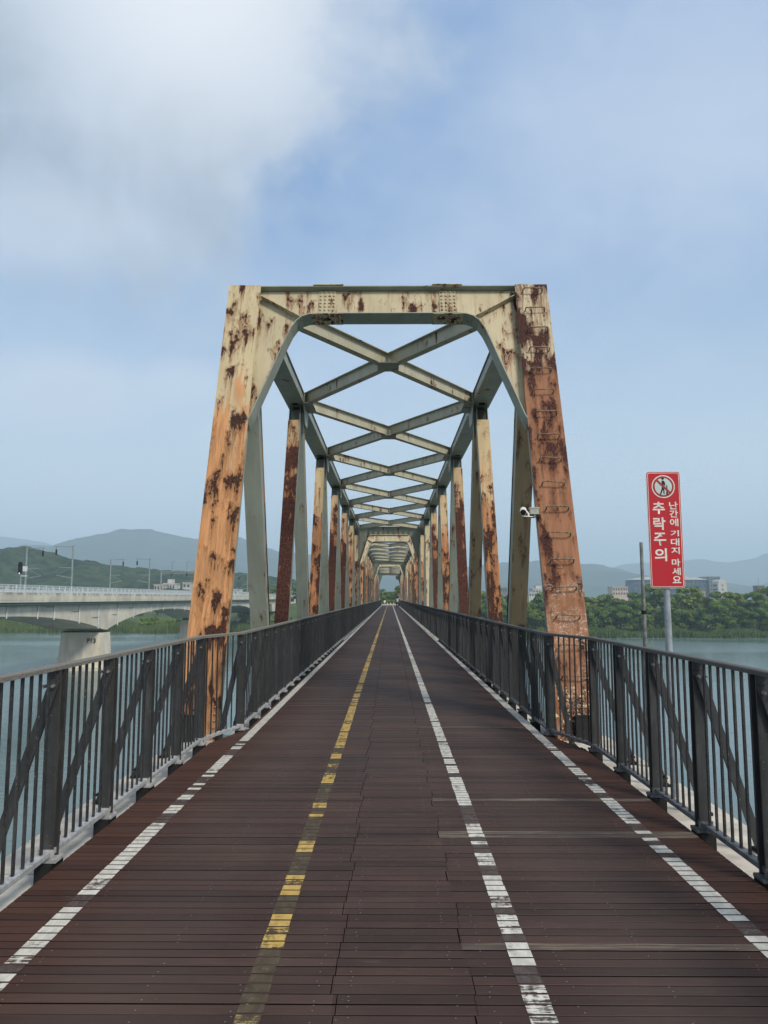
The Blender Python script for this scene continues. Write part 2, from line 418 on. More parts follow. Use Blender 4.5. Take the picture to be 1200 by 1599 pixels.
M_hill = forest_mat('wooded_hill_green', (0.012, 0.028, 0.014), (0.042, 0.068, 0.028), 0.35)
M_mtn = forest_mat('wooded_mountain_green', (0.014, 0.030, 0.020), (0.034, 0.056, 0.032), 0.10)
def hill(name, prof, D, front, back, step, cell, amp, mat, seed, base=-6.0):
    """a ridge of real depth; prof = outline as (px, py) pairs seen at distance D"""
    az = []; hh = []
    for px, py in prof:
        q = at(px, py, D); az.append(q.x); hh.append(q.z - base)
    az = np.array(az); hh = np.array(hh)
    nx = int((az[-1] - az[0]) / step) + 1; ny = int((front + back) / (step * 1.3)) + 1
    X1 = np.linspace(az[0], az[-1], nx); Y1 = np.linspace(D - front, D + back, ny)
    X, Y = np.meshgrid(X1, Y1)
    H = np.interp(X, az, hh)
    t = np.where(Y < D, (D - Y) / front, (Y - D) / back)
    shp = np.clip(1 - t, 0, 1); shp = shp ** 1.15
    rs = np.random.RandomState(seed)
    rid = np.zeros(X.shape)
    for k in range(7):
        fx, fy, ph = rs.uniform(2, 9) / (az[-1] - az[0]) * 6.28 * 1.6, rs.uniform(0.5, 3.5) / (front + back) * 6.28, rs.uniform(0, 6.28)
        rid += np.sin(X * fx + Y * fy + ph + 1.3 * np.sin(Y * fy * 1.7 + ph)) / 7
    Z = base + H * np.clip(shp + rid * 0.28 * np.sin(np.pi * np.clip(t, 0, 1)) , 0, 1.0)
    Z += amp * (worley(X, Y, cell, seed + 1) - 0.6) * np.clip(H / 8, 0, 1) * np.clip(shp * 6, 0, 1)
    return structure(link(name, fast_mesh(name, np.stack([X, Y, Z], -1).reshape(-1, 3), grid_faces(nx, ny), mat, True)))
hill('wooded_hill', [(-700, 905), (-500, 880), (-320, 862), (-180, 868), (-60, 861), (0, 858), (37, 854), (62, 859), (85, 864), (105, 872), (130, 876), (150, 879), (175, 884), (205, 886), (237, 890), (300, 894), (370, 896), (430, 902), (480, 909), (540, 918), (600, 930)],
     560, 150, 170, 1.7, 5.2, 3.4, M_hill, 3)
hill('mountain', [(-1100, 880), (-700, 862), (-300, 858), (0, 866), (37, 851), (87, 852), (100, 848), (125, 840), (150, 833), (172, 830), (190, 824), (207, 825), (237, 825), (262, 833), (300, 840), (335, 846), (372, 838), (390, 844), (410, 853), (436, 861), (500, 868), (560, 872), (610, 885), (660, 893), (720, 887), (750, 883), (787, 879), (815, 880), (845, 875), (860, 877), (890, 881), (918, 880), (940, 883), (960, 887), (990, 896), (1040, 905), (1090, 910), (1137, 912), (1165, 917), (1200, 911), (1300, 898), (1500, 880), (1900, 875), (2300, 905)],
     2900, 800, 700, 15, 26, 9.0, M_mtn, 5)
hill('far_mountain', [(-900, 860), (-700, 838), (-300, 832), (0, 837), (20, 839), (40, 842), (70, 848), (120, 862), (300, 880), (600, 900), (850, 898), (920, 892), (960, 885), (983, 880), (1011, 879), (1045, 876), (1070, 875), (1092, 873), (1113, 877), (1135, 879), (1157, 876), (1178, 871), (1200, 863), (1260, 850), (1400, 838), (1700, 842), (2000, 880)],
     4700, 900, 600, 36, 60, 14.0, M_mtn, 9)

# ------------------------------------------------------------------ trees
def leaf_mat(name, a, b_, c_):
    m, n, b = new_mat(name)
    p = n.pos()
    f = n.noise(p, 0.9, 4, 0.6)
    col = n.mix(n.rng(f, 0.35, 0.65), a, b_)
    col = n.mix(n.rng(n.rand(), 0.3, 1.0, 0.0, 0.7), col, c_)
    n.set(b.inputs['Base Color'], col); b.inputs['Roughness'].default_value = 0.7; b.inputs['Specular IOR Level'].default_value = 0.15
    tr = n.n.new('ShaderNodeBsdfTranslucent'); n.set(tr.inputs[0], col)
    mx = n.n.new('ShaderNodeMixShader'); mx.inputs[0].default_value = 0.25
    n.l.new(b.outputs[0], mx.inputs[1]); n.l.new(tr.outputs[0], mx.inputs[2])
    out = [q for q in n.n if q.type == 'OUTPUT_MATERIAL'][0]; n.l.new(mx.outputs[0], out.inputs['Surface'])
    return m
M_leafD = leaf_mat('dark_leaves', (0.050, 0.110, 0.016), (0.110, 0.180, 0.028), (0.130, 0.190, 0.030))
M_leafL = leaf_mat('light_leaves', (0.085, 0.165, 0.022), (0.165, 0.240, 0.040), (0.190, 0.240, 0.044))
M_bark = simple('tree_bark', (0.07, 0.055, 0.04), 0.9, 0.25, 4, bump=0.02)
def crown_mesh(name, mat, rad, hgt, nb, nl, leaf, seed, base=0.15):
    rs = np.random.RandomState(seed)
    cs = []; rr = []
    for i in range(nb):
        t = (i + 0.5) / nb
        a = rs.rand() * 6.28; zt = rs.uniform(base, 0.92)
        rmax = rad * math.sqrt(max(0.08, 1 - ((zt - 0.45) / 0.62) ** 2)) * 0.72
        q = math.sqrt(rs.rand()) * rmax
        cs.append((q * math.cos(a), q * math.sin(a), zt * hgt)); rr.append(rs.uniform(0.24, 0.42) * rad)
    cs = np.array(cs); rr = np.array(rr)
    k = rs.randint(0, nb, nl); dv = rs.normal(size=(nl, 3)); dv /= np.linalg.norm(dv, axis=1)[:, None]
    dv[:, 2] = np.abs(dv[:, 2]) * np.where(rs.rand(nl) < 0.75, 1, -0.6)
    rad_f = rs.uniform(0.72, 1.08, nl)[:, None]
    P = cs[k] + dv * rr[k][:, None] * rad_f * np.array([1, 1, 0.8])
    P[:, 2] = np.maximum(P[:, 2], 0.02 * hgt)
    nrm = dv + rs.normal(size=(nl, 3)) * 0.45; nrm /= np.linalg.norm(nrm, axis=1)[:, None]
    t1 = np.cross(nrm, rs.normal(size=(nl, 3))); t1 /= np.linalg.norm(t1, axis=1)[:, None]; t2 = np.cross(nrm, t1)
    sz = leaf * rs.uniform(0.55, 1.3, nl)[:, None]
    V = np.stack([P - t1 * sz - t2 * sz * .6, P + t1 * sz - t2 * sz * .75, P + t1 * sz * .8 + t2 * sz * .6, P - t1 * sz * .7 + t2 * sz * .8], 1).reshape(-1, 3)
    return fast_mesh(name, V, np.arange(nl * 4).reshape(-1, 4), mat)
def trunk_mesh(name, h, r, seed, crown_h):
    rs = random.Random(seed); mb = MB()
    pts = [Vector((0, 0, -0.6)), Vector((rs.uniform(-.1, .1), 0, h * .3)), Vector((rs.uniform(-.25, .25), rs.uniform(-.2, .2), h * .65)), Vector((rs.uniform(-.4, .4), rs.uniform(-.3, .3), h))]
    mb.tube(pts, [r * 1.25, r, r * .65, r * .2], 7)
    for i in range(6):
        t = rs.uniform(.3, .85); a = rs.uniform(0, 6.28); L = h * rs.uniform(.2, .34)
        s0 = pts[0].lerp(pts[3], t); s0.z = h * t
        mb.tube([s0, s0 + Vector((math.cos(a) * L * .55, math.sin(a) * L * .55, L * .35)), s0 + Vector((math.cos(a) * L, math.sin(a) * L, L * .9))], [r * .45, r * .28, r * .08], 5)
    return mb.mesh(name, M_bark)
TR = []
for i in range(4): TR.append((crown_mesh('round_crown', M_leafD, 4.2, 8.6, 20, 4300, 0.30, 20 + i, 0.06), trunk_mesh('trunk', 6.6, .22, 30 + i, 8), 8.6))
for i in range(4): TR.append((crown_mesh('tall_crown', M_leafL, 3.7, 11.5, 24, 4300, 0.31, 40 + i, 0.10), trunk_mesh('trunk', 9.2, .24, 50 + i, 11), 11.5))
BU = [crown_mesh('bush_foliage', M_leafD if i % 2 else M_leafL, 2.6, 3.0, 10, 1500, 0.22, 60 + i, 0.02) for i in range(3)]
BUstem = trunk_mesh('stem', 2.0, .09, 70, 3)
ORD = ['first', 'second', 'third', 'fourth', 'fifth', 'sixth', 'seventh', 'eighth', 'ninth', 'tenth', 'eleventh', 'twelfth', 'thirteenth', 'fourteenth', 'fifteenth', 'sixteenth', 'seventeenth', 'eighteenth', 'nineteenth', 'twentieth', 'twenty-first', 'twenty-second', 'twenty-third', 'twenty-fourth', 'twenty-fifth', 'twenty-sixth', 'twenty-seventh', 'twenty-eighth', 'twenty-ninth', 'thirtieth', 'thirty-first', 'thirty-second', 'thirty-third', 'thirty-fourth', 'thirty-fifth', 'thirty-sixth']
def tree(X, Y, kind, s, label, group, sink=0.0, sxy=1.0):
    cm, tm, hh = TR[kind]
    z = float(land_h(np.array([X]), np.array([Y]))[0]) - sink
    t = thing('tree', label, 'tree', (X, Y, z), group, rnd.uniform(0, 6.28)); t.scale = (s * sxy, s * sxy, s)
    link('trunk', tm, t); link('crown', cm, t)
    return t
def bush(X, Y, k, s, label, group):
    z = float(land_h(np.array([X]), np.array([Y]))[0]) - 0.1
    t = thing('bush', label, 'bush', (X, Y, z), group, rnd.uniform(0, 6.28)); t.scale = (s * 1.25, s * 1.25, s)
    link('foliage', BU[k], t); link('stem', BUstem, t)
# front row on the right bank, from left to right
px = 690.0; i = 0
while px < 1330:
    Y = 231.5 + rnd.uniform(-1.5, 3) + max(0, (850 - px)) * .14; X = (px - 609) * Y / 1213
    s = rnd.uniform(.84, 1.14); k = rnd.randrange(4)
    tree(X, Y, k, s, 'dark rounded tree, %s from the left in the front row on the right bank' % ORD[i], 'front row of trees on the right bank', .7, 1.15)
    px += rnd.uniform(21, 29); i += 1
px = 640.0; i = 0
while px < 1350:
    Y = 252 + rnd.uniform(-5, 9); X = (px - 609) * Y / 1213
    s = rnd.uniform(.94, 1.20) * (0.93 if 860 < px < 980 else (1.07 if 1010 < px < 1090 else 1.0)); k = 4 + rnd.randrange(4)
    tree(X, Y, k, s, 'light green tree, %s from the left in the back row on the right bank' % ORD[i], 'back row of trees on the right bank', .3, 1.25)
    px += rnd.uniform(22, 29); i += 1
# trees seen through the far end of the trusses
for i, (px_, py_, Y) in enumerate(((588, 922, 300), (596, 920, 310), (604, 925, 330), (612, 926, 340), (620, 925, 315), (630, 922, 300), (579, 924, 320), (640, 924, 320))):
    k = (4, 5, 0, 1, 6, 7, 2, 3)[i]; q = at(px_, py_, Y); zt = float(land_h(np.array([q.x]), np.array([Y]))[0])
    s = max(.4, (q.z - zt) / (TR[k][2] * .95))
    tree(q.x, Y, k, s, ('leafy tree beyond the far end of the walkway, %s from the left' % ORD[[1, 2, 3, 4, 5, 6, 0, 7][i]]), 'trees beyond the end of the walkway', 0, 1.5)
# left bank bushes and trees
px = -40.0; i = 0
while px < 560:
    Y = float(shore(np.array([(px - 609) * .212]))[0]) + rnd.uniform(12, 18); X = (px - 609) * Y / 1213
    bush(X, Y, rnd.randrange(3), rnd.uniform(.9, 1.45) * (1.45 if 340 < px < 400 else 1), 'green bush, %s from the left along the left bank' % ORD[min(i, 31)], 'bushes along the left bank')
    px += rnd.uniform(17, 23); i += 1
px = -30.0; i = 0
while px < 570:
    Y = 345 + rnd.uniform(-15, 25); X = (px - 609) * Y / 1213
    tree(X, Y, rnd.randrange(8), rnd.uniform(.6, .8), 'tree at the foot of the left wooded hill, %s from the left' % ORD[i], 'trees below the left hill', 0, 1.4)
    px += rnd.uniform(24, 36); i += 1

for i_, (bx_, by_) in enumerate(((-1.6, 214), (.6, 216), (2.6, 219))): bush(bx_, by_, i_, .62, '%s low green shrub closing the view at the end of the path' % ('leftmost', 'middle', 'rightmost')[i_], 'low shrubs at the end of the path')
# reeds at the water's edge
def reeds(name, x0, x1, nb, hgt, mat, label, off=(0.0, 6.0)):
    X = nr.uniform(x0, x1, nb); s = nr.uniform(off[0], off[1], nb) ** 1.0; Y = shore(X) + s
    Z = land_h(X, Y) - 0.15; H = hgt * nr.uniform(.55, 1.1, nb) * (0.8 + 0.25 * np.sin(X * .33)); a = nr.uniform(0, np.pi, nb); wd = nr.uniform(.10, .22, nb)
    lx = nr.normal(0, .22, nb); ly = nr.normal(0, .2, nb)
    c, s_ = np.cos(a) * wd, np.sin(a) * wd
    V = np.stack([np.stack([X - c, Y - s_, Z], -1), np.stack([X + c, Y + s_, Z], -1), np.stack([X + lx + c * .3, Y + ly + s_ * .3, Z + H], -1), np.stack([X + lx - c * .3, Y + ly - s_ * .3, Z + H * .96], -1)], 1).reshape(-1, 3)
    o = link(name, fast_mesh(name, V, np.arange(nb * 4).reshape(-1, 4), mat)); return topstuff(o, label, 'reeds')
M_reed = leaf_mat('reed_leaves', (0.075, 0.125, 0.030), (0.125, 0.180, 0.050), (0.12, 0.17, 0.045))
reeds('reeds', 24, 175, 20000, 2.3, M_reed, 'bright green reeds along the waterline of the right bank')
reeds('reeds', -215, -24, 26000, 2.7, M_reed, 'tall green reeds along the waterline of the left bank', (0.0, 15.0))

# ------------------------------------------------------------------ truss bridge spans
YN, PANEL, NP = 12.0, 7.0, 6
ZT, ZB = 6.655, -2.95
SLOPE = 3.5 / (ZT - ZB)
A = math.atan(SLOPE)
XC = 2.32
span = thing('truss_span', 'nearest rusty steel truss span standing over the walkway behind the red sign', 'bridge truss', (-0.03, YN, 0), 'steel truss spans of the bridge')
def frame(rear):
    sg = -1 if rear else 1; y0 = PANEL * NP if rear else 0
    es = Vector((0, -math.sin(A) * sg, -math.cos(A))); en = Vector((0, math.cos(A) * sg, -math.sin(A)))
    O = Vector((0, y0, ZT))
    return lambda x_, s_, n_: O + Vector((x_, 0, 0)) + es * s_ + en * n_
KP = [(1.13, .575), (1.26, .59), (1.37, .635), (1.455, .72), (1.53, .86), (1.60, 1.06), (1.744, 1.54), (1.95, 2.20), (2.04, 2.50), (2.085, 2.60), (2.112, 2.62)]
mpF = lambda x_, s_, n_: (x_, n_, -s_)
LEN = (ZT - ZB) / math.cos(A)
SPLICE = 0.98
for rear in (False, True):
    F = frame(rear)
    for sd_ in (-1, 1):
        mat = (M_left if sd_ < 0 else M_right) if not rear else M_grey
        mb = MB()
        xa, xb = sorted((sd_ * 2.06, sd_ * 2.58))
        mb.fbox(F, xa, xb, 0, LEN, 0, .016, 0, mpF)
        for q in (2.115, 2.525):
            x0, x1 = sorted((sd_ * (q - .009), sd_ * (q + .009)))
            mb.fbox(F, x0, x1, .004, LEN, .018, .31, 1, mpF)
        x0, x1 = sorted((sd_ * 2.13, sd_ * 2.51)); mb.fbox(F, x0, x1, .02, LEN, .27, .285, 1, mpF)
        post = mb.build('end_post', [mat, M_grey], span)
        if not rear:
            # splice cover and bolts near the deck
            sb = MB()
            for i in range(9):
                for j in range(5):
                    c = F(sd_ * (2.12 + .10 * j), (ZT - .42) / math.cos(A) + .085 * i, -.001)
                    e1 = F(1, 0, 0) - F(0, 0, 0); e2 = F(0, 1, 0) - F(0, 0, 0); e3 = F(0, 0, -1) - F(0, 0, 0)
                    if sd_ < 0 and j in (1, 2, 3) : continue
                    ring = [c + e1 * math.cos(g) * .017 + e2 * math.sin(g) * .017 for g in [k * math.pi / 3 for k in range(6)]]
                    top = [c + (r_ - c) * .6 + e3 * .016 for r_ in ring]
                    sb.add(ring + top, [tuple(range(6, 12))] + [(k, (k + 1) % 6, 6 + (k + 1) % 6, 6 + k) for k in range(6)], smooth=True)
            stuff(sb.build('bolts', M_bolt if sd_ < 0 else M_right, post))
            bx = MB(); x0, x1 = sorted((sd_ * 2.28, sd_ * 2.50))
            bx.fbox(F, x0, x1, (ZT - .13) / math.cos(A), (ZT + .2) / math.cos(A), -.12, -.003, 0, mpF)
            bx.fbox(F, x0 - .01, x1 + .01, (ZT - .15) / math.cos(A), (ZT - .13) / math.cos(A), -.13, -.003, 0, mpF)
            bx.build('cable_box', M_black, post)
        if not rear and sd_ > 0:
            for i in range(19):
                s_ = 0.16 + .392 * i; cx = 2.335 + rnd.uniform(-.012, .012); hw = .155; tl = rnd.uniform(-.008, .008)
                if i == 0: pass
                so = -.085 + rnd.uniform(-.008, .008)
                pts = [F(cx - hw, s_ + .02, .0), F(cx - hw, s_ + .01, so * .75), F(cx - hw + .012, s_ - .002, so * .95), F(cx - hw + .03, s_ - tl, so), F(cx + hw - .03, s_ + tl, so), F(cx + hw - .012, s_ - .002, so * .95), F(cx + hw, s_ + .01, so * .75), F(cx + hw, s_ + .02, .0)]
                MB().tube(pts, .0095, 6).build('rung', M_rod, post)
            pts = [F(2.12, .0, .10), F(2.12, -.075, .10), F(2.14, -.09, .10), F(2.42, -.075, .10), F(2.44, -.06, .10), F(2.44, .0, .10)]
            MB().tube(pts, .0095, 6).build('rung', M_rod, post)
            # loose loop of wire hanging on a rung
            c0 = F(2.22, .16 + .392 * 12, -.085)
            MB().tube([c0 + Vector((.14 * math.sin(t * .7) - .02, -.01, -.05 * (1 - math.cos(t)) - .01 * t)) for t in [k * .5 for k in range(11)]], .003, 4).build('wire', M_black, post)
    # portal beam (I section) with knees
    mc = M_cream if not rear else M_grey
    mb = MB()
    poly = [(x_, s_) for x_, s_ in KP] + [(2.112, .03), (-2.112, .03)] + [(-x_, s_) for x_, s_ in KP[::-1]]
    mb.prism([(a_, b_) for a_, b_ in poly], F, .125, .14)
    mb.a = [mpF(*q) for q in mb.a]
    beam = mb.build('portal_beam', mc, span)
    mb = MB(); mb.fbox(F, -2.108, 2.108, -.002, .016, .018, .27, 0, mpF)
    mb.build('top_flange', M_grey, beam)
    mb = MB()
    path = [(-x_, s_) for x_, s_ in KP[::-1]] + KP
    for i in range(len(path) - 1):
        (xa, sa), (xb, sb_) = path[i], path[i + 1]
        dx, ds = xb - xa, sb_ - sa; L = math.hypot(dx, ds); nx_, ns_ = -ds / L * .014, dx / L * .014
        v = [(xa, sa, 0), (xb, sb_, 0), (xb, sb_, .27), (xa, sa, .27), (xa + nx_, sa + ns_, 0), (xb + nx_, sb_ + ns_, 0), (xb + nx_, sb_ + ns_, .27), (xa + nx_, sa + ns_, .27)]
        mb.add([F(*q) for q in v], MB.BF, 0, [mpF(*q) for q in v])
    mb.build('bottom_flange', M_grey if not rear else M_cream, beam)
    for sd_ in (-1, 1):
        # slanting stiffener across the knee plate
        a_, b_ = (sd_ * 2.05, .19), (sd_ * 1.40, .615)
        mb = MB(); v = []
        for n_ in (.02, .122):
            v += [(a_[0], a_[1], n_), (b_[0], b_[1], n_), (b_[0], b_[1] + .012, n_), (a_[0], a_[1] + .012, n_)]
        mb.add([F(*q) for q in v], [(0, 1, 2, 3), (7, 6, 5, 4), (0, 4, 5, 1), (1, 5, 6, 2), (2, 6, 7, 3), (3, 7, 4, 0)], 0, [mpF(*q) for q in v])
        mb.build('stiffener', M_cream, beam)
        # riveted splice plates
        x0, x1 = sorted((sd_ * .84, sd_ * 1.12))
        mb = MB(); mb.fbox(F, x0, x1, .03, .555, .112, .1245, 0, mpF)
        sp = mb.build('splice_plate', M_rivet, beam)
        mb = MB(); x2, x3 = sorted((sd_ * .72, sd_ * 1.21)); mb.fbox(F, x2, x3, .590, .600, .004, .266, 0, mpF)
        mb.build('cover_plate', M_rivet, beam); mb = MB(); mb.fbox(F, x2, x3, -.016, -.003, -.004, .28, 0, mpF)
        mb.build('cover_plate', M_rivet if not rear else M_grey, beam)
        rv = MB()
        e1, e2, e3 = F(1, 0, 0) - F(0, 0, 0), F(0, 1, 0) - F(0, 0, 0), F(0, 0, 1) - F(0, 0, 0)
        def dome(c, u1, u2, nn, r_=.023):
            ring = [c + u1 * math.cos(k * math.pi / 3) * r_ + u2 * math.sin(k * math.pi / 3) * r_ for k in range(6)]
            mid = [c + (q - c) * .7 + nn * r_ * .65 for q in ring]
            rv.add(ring + mid + [c + nn * r_ * .95], [(k, (k + 1) % 6, 6 + (k + 1) % 6, 6 + k) for k in range(6)] + [(6 + k, 6 + (k + 1) % 6, 12) for k in range(6)], smooth=True)
        for i in range(4):
            for j in range(7):
                dome(F(x0 + .035 + .07 * i, .065 + .073 * j, .112), e1, e2, -e3)
        for i in range(6):
            for j in (.04, .09, .18, .23):
                dome(F(x2 + .045 + .08 * i, .600, j), e1, e3, e2, .017)
        stuff(rv.build('rivets', M_rivet, beam))
    if rear:
        for i in range(9):
            mb = MB(); xx_ = -1.4 + .35 * i; mb.fbox(F, xx_ - .006, xx_ + .006, .02, .57, .142, .24, 0, mpF); mb.build('stiffener', M_grey, beam)
# top chords
for sd_ in (-1, 1):
    xa, xb = sorted((sd_ * 2.10, sd_ * 2.54))
    def mpC(v): return [(p[0], p[2], p[1]) for p in v]
    mb = MB()
    mb.box(xa, xb, .36, PANEL * NP - .36, 6.39, 6.405); mb.box(xa + .012, xb - .012, .36, PANEL * NP - .36, 6.407, 6.63)
    mb.box(xa - .02, xb + .02, .30, PANEL * NP - .30, 6.632, 6.648)
    mb.a = [(p[0], p[1], p[2]) for p in mb.v]
    ch = mb.build('top_chord', M_grey, span)
    for k in range(1, NP):
        # dark hand hole and joint plates at each node
        mb = MB(); mb.box(sd_ * 2.32 - .07, sd_ * 2.32 + .07, k * PANEL - .42, k * PANEL - .22, 6.382, 6.3885); mb.build('hand_hole', M_black, ch)
        g = MB(); xi = sd_ * 2.088
        x0, x1 = sorted((xi, xi - sd_ * .012))
        g.prism([(k * PANEL - .55, 6.40), (k * PANEL - .30, 5.90), (k * PANEL + .30, 5.90), (k * PANEL + .55, 6.40), (k * PANEL + .45, 6.62), (k * PANEL - .45, 6.62)], lambda a_, b_, c_: Vector((c_, a_, b_)), x0, x1)
        g.build('gusset_plate', M_grey, ch)
# diagonals
mats_up = {-1: [M_dkr, M_midr, M_dkr, M_dkr, M_midr, M_midr], 1: [M_midr, M_dkr, M_midr, M_dkr, M_cream, M_midr]}
for sd_ in (-1, 1):
    for k in range(NP):
        yb = PANEL * k + PANEL / 2
        for up_away in (False, True):
            yt = PANEL * (k + 1) if up_away else PANEL * k
            p0 = Vector((sd_ * XC, yb, ZB + .1)); 
            ytt = yt + (-.14 if up_away else .14)
            p1 = Vector((sd_ * XC, ytt, 6.37))
            dd = (p1 - p0).normalized(); sx = Vector((1, 0, 0)); nn = sx.cross(dd).normalized()   # nn: -Y side
            if nn.y > 0: nn = -nn
            Lh = (p1 - p0).length
            Fd = lambda a_, b_, c_: p0 + sx * a_ + nn * b_ + dd * c_
            W = .15
            if up_away:
                mats = [mats_up[sd_][k], M_grey]
                mb = MB()
                mb.fbox(Fd, -W, W, .145, .160, 0, Lh - .50, 0)                      # rusty cover plate facing the walkway entrance
                mb.fbox(Fd, -W + .01, -W + .024, -.15, .143, 0, Lh, 1); mb.fbox(Fd, W - .024, W - .01, -.15, .143, 0, Lh, 1)
                mb.fbox(Fd, -W + .03, W - .03, -.14, -.128, 0, Lh - .35, 1)
            else:
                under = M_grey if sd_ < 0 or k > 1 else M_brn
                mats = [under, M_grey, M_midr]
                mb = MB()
                mb.fbox(Fd, -W, W, .135, .150, 0, Lh, 0)
                mb.fbox(Fd, -W + .01, -W + .024, -.15, .133, 0, Lh, 1); mb.fbox(Fd, W - .024, W - .01, -.15, .133, 0, Lh, 1)
                mb.fbox(Fd, -W - .004, W + .004, -.170, -.152, 0, Lh, 2)
            mb.build('diagonal', mats, span)
# cross bracing under the open top
for k in range(NP):
    yc = PANEL * (k + .5)
    plate = MB(); plate.box(-.22, .22, yc - .32, yc + .32, 6.352, 6.364); 
    for which in (0, 1):
        s1 = -1 if which == 0 else 1
        ya, yb_ = PANEL * k + (.55 if k == 0 else .25), PANEL * (k + 1) - (.55 if k == NP - 1 else .25)
        a_ = Vector((s1 * 2.07, ya, 6.52)); b_ = Vector((-s1 * 2.07, yb_, 6.52))
        c_ = (a_ + b_) / 2; dv = (b_ - a_).normalized()
        segs = [(a_, b_)] if which == 0 else [(a_, c_ - dv * .095), (c_ + dv * .095, b_)]
        mb = MB()
        for p_, q_ in segs:
            L = (q_ - p_).length; sx = dv.cross(Vector((0, 0, 1))).normalized()
            Fb = lambda u_, v_, w_: p_ + dv * u_ + sx * v_ + Vector((0, 0, w_))
            mp = lambda u_, v_, w_: (u_, v_, w_)
            mb.fbox(Fb, 0, L, -.006, .006, -.128, .128, 0, mp)
            mb.fbox(Fb, 0, L, -.085, .085, -.142, -.130, 0, mp)
            mb.fbox(Fb, 0, L, -.085, .085, .130, .142, 0, mp)
        br = mb.build('cross_brace', M_brace, span)
        for e, q in ((s1, a_), (-s1, b_)):
            g = MB(); x0, x1 = sorted((e * 1.86, e * 2.075)); g.box(x0, x1, q.y - .30, q.y + .30, 6.358, 6.370); g.build('gusset_plate', M_grey, br)
    plate.build('gusset_plate', M_grey, span)
# floor system of the span
mb = MB()
for sd_ in (-1, 1):
    mb.box(sd_ * XC - .22, sd_ * XC + .22, -3.5, PANEL * NP + 3.5, ZB - .3, ZB + .2)
mb.build('bottom_chord', M_grey, span)
for k in range(-1, NP + 1):
    y_ = PANEL * k + PANEL / 2
    mb = MB(); mb.box(-2.1, 2.1, y_ - .12, y_ + .12, ZB - .1, -.42); mb.build('floor_beam', M_grey, span)
index_kids()
for kk, lab in ((1, 'second rusty truss span seen nested inside the nearest one'), (2, 'farthest rusty truss span framing the end of the walkway')):
    c = copy_tree(span); c.location = (-0.03, YN + 49.8 * kk, 0); c['label'] = lab

# piers of the truss bridge
M_pier = simple('pier_concrete', (0.34, 0.32, 0.28), 0.9, 0.2, 1.2, bump=0.01)
piers = [('concrete pier below the near end of the truss bridge', 8.0), ('concrete pier between the first and second truss spans', 58.1), ('concrete pier between the second and third truss spans', 107.9), ('concrete pier below the far end of the third truss span', 157.3)]
for lab, y_ in piers:
    t = thing('bridge_pier', lab, 'pier', (0, y_, WZ - 2), 'piers of the truss bridge')
    MB().box(-3.3, 3.3, -1.3, 1.3, 0, 7.6).build('shaft', M_pier, t)
    MB().box(-3.7, 3.7, -1.7, 1.7, 7.6, 8.35).build('cap', M_pier, t)

# ------------------------------------------------------------------ walkway deck
PITCH, Y0 = 0.079, -3.0
JY = 8.52                                   # expansion joint where the approach meets the truss span
def half(yy, sd_):
    o, i_, k0, k1 = (2.00, 1.735, 8.75, 9.70) if sd_ < 0 else (2.08, 1.80, 8.45, 9.40)
    t = min(1, max(0, (yy - k0) / (k1 - k0))); return sd_ * (o + (i_ - o) * t)
mdk, n, b = new_mat('brown_deck_boards')
p = n.pos(); X_, Y_, Z_ = n.sep(p)
row = n.math('FLOOR', n.math('DIVIDE', n.math('SUBTRACT', Y_, Y0), PITCH))
seg = n.math('ADD', n.math('GREATER_THAN', X_, -.23), n.math('GREATER_THAN', X_, .34))
wn = n.n.new('ShaderNodeTexWhiteNoise'); wn.noise_dimensions = '2D'; n.set(wn.inputs['Vector'], n.comb(row, seg, 0))
r1 = wn.outputs['Value']
grain = n.noise(n.vmath('MULTIPLY', n.vmath('ADD', p, n.comb(n.math('MULTIPLY', r1, 40.0), 0, 0)), (3.0, 130, 1)), 1.0, 5, 0.7)
soft = n.noise(n.vmath('MULTIPLY', p, (1.3, 1.1, 1)), 1.0, 4, 0.6)
edge = n.rng(n.math('ABSOLUTE', n.math('SUBTRACT', X_, .04)), 1.35, 1.95)
c = n.mix(n.rng(soft, 0.35, 0.68), (0.044, 0.024, 0.018), (0.062, 0.038, 0.030))
c = n.mix(n.math('MULTIPLY', edge, 0.85), c, (0.058, 0.023, 0.014))
leftred = n.rng(X_, -0.7, -1.6, 0, 0.35)
c = n.mix(leftred, c, (0.060, 0.028, 0.019))
br = n.math('ADD', 0.74, n.math('MULTIPLY', r1, 0.46))
br = n.math('MULTIPLY', br, n.rng(grain, 0.25, 0.8, 0.78, 1.24))
c = n.vmath('SCALE', c, scale=br)
spk = n.noise(n.vmath('MULTIPLY', p, (60, 60, 1)), 1.0, 2, 0.5)
c = n.mix(n.rng(spk, 0.72, 0.78, 0, 0.55), c, (0.26, 0.24, 0.20))
scf = n.noise(n.vmath('MULTIPLY', p, (5, 22, 1)), 1.0, 6, 0.75)
scr_ = n.noise(n.vmath('MULTIPLY', p, (0.7, 1.3, 1)), 1.0, 3, 0.5)
c = n.mix(n.math('MULTIPLY', n.rng(scf, 0.54, 0.74), n.rng(scr_, 0.45, 0.65, 0.05, 0.55)), c, (0.125, 0.096, 0.074))
tyre = n.rng(n.math('ABSOLUTE', n.math('SUBTRACT', n.math('ABSOLUTE', X_), 1.12)), 0.12, 0.5, 0.16, 0.0)
c = n.mix(tyre, c, (0.085, 0.068, 0.059))
n.set(b.inputs['Base Color'], c); n.set(b.inputs['Roughness'], n.rng(soft, 0.3, 0.7, 0.50, 0.68))
b.inputs['Specular IOR Level'].default_value = 0.22
n.set(b.inputs['Normal'], n.bump(grain, 0.45, 0.002))
M_edge = simple('grimy_shaded_board_edge', (0.010, 0.007, 0.006), 0.95, 0.1, 20, spec=0.05)  # near-black board sides: grime plus the shade of the gaps put into the colour
mst, n, b = new_mat('stained_deck_boards')
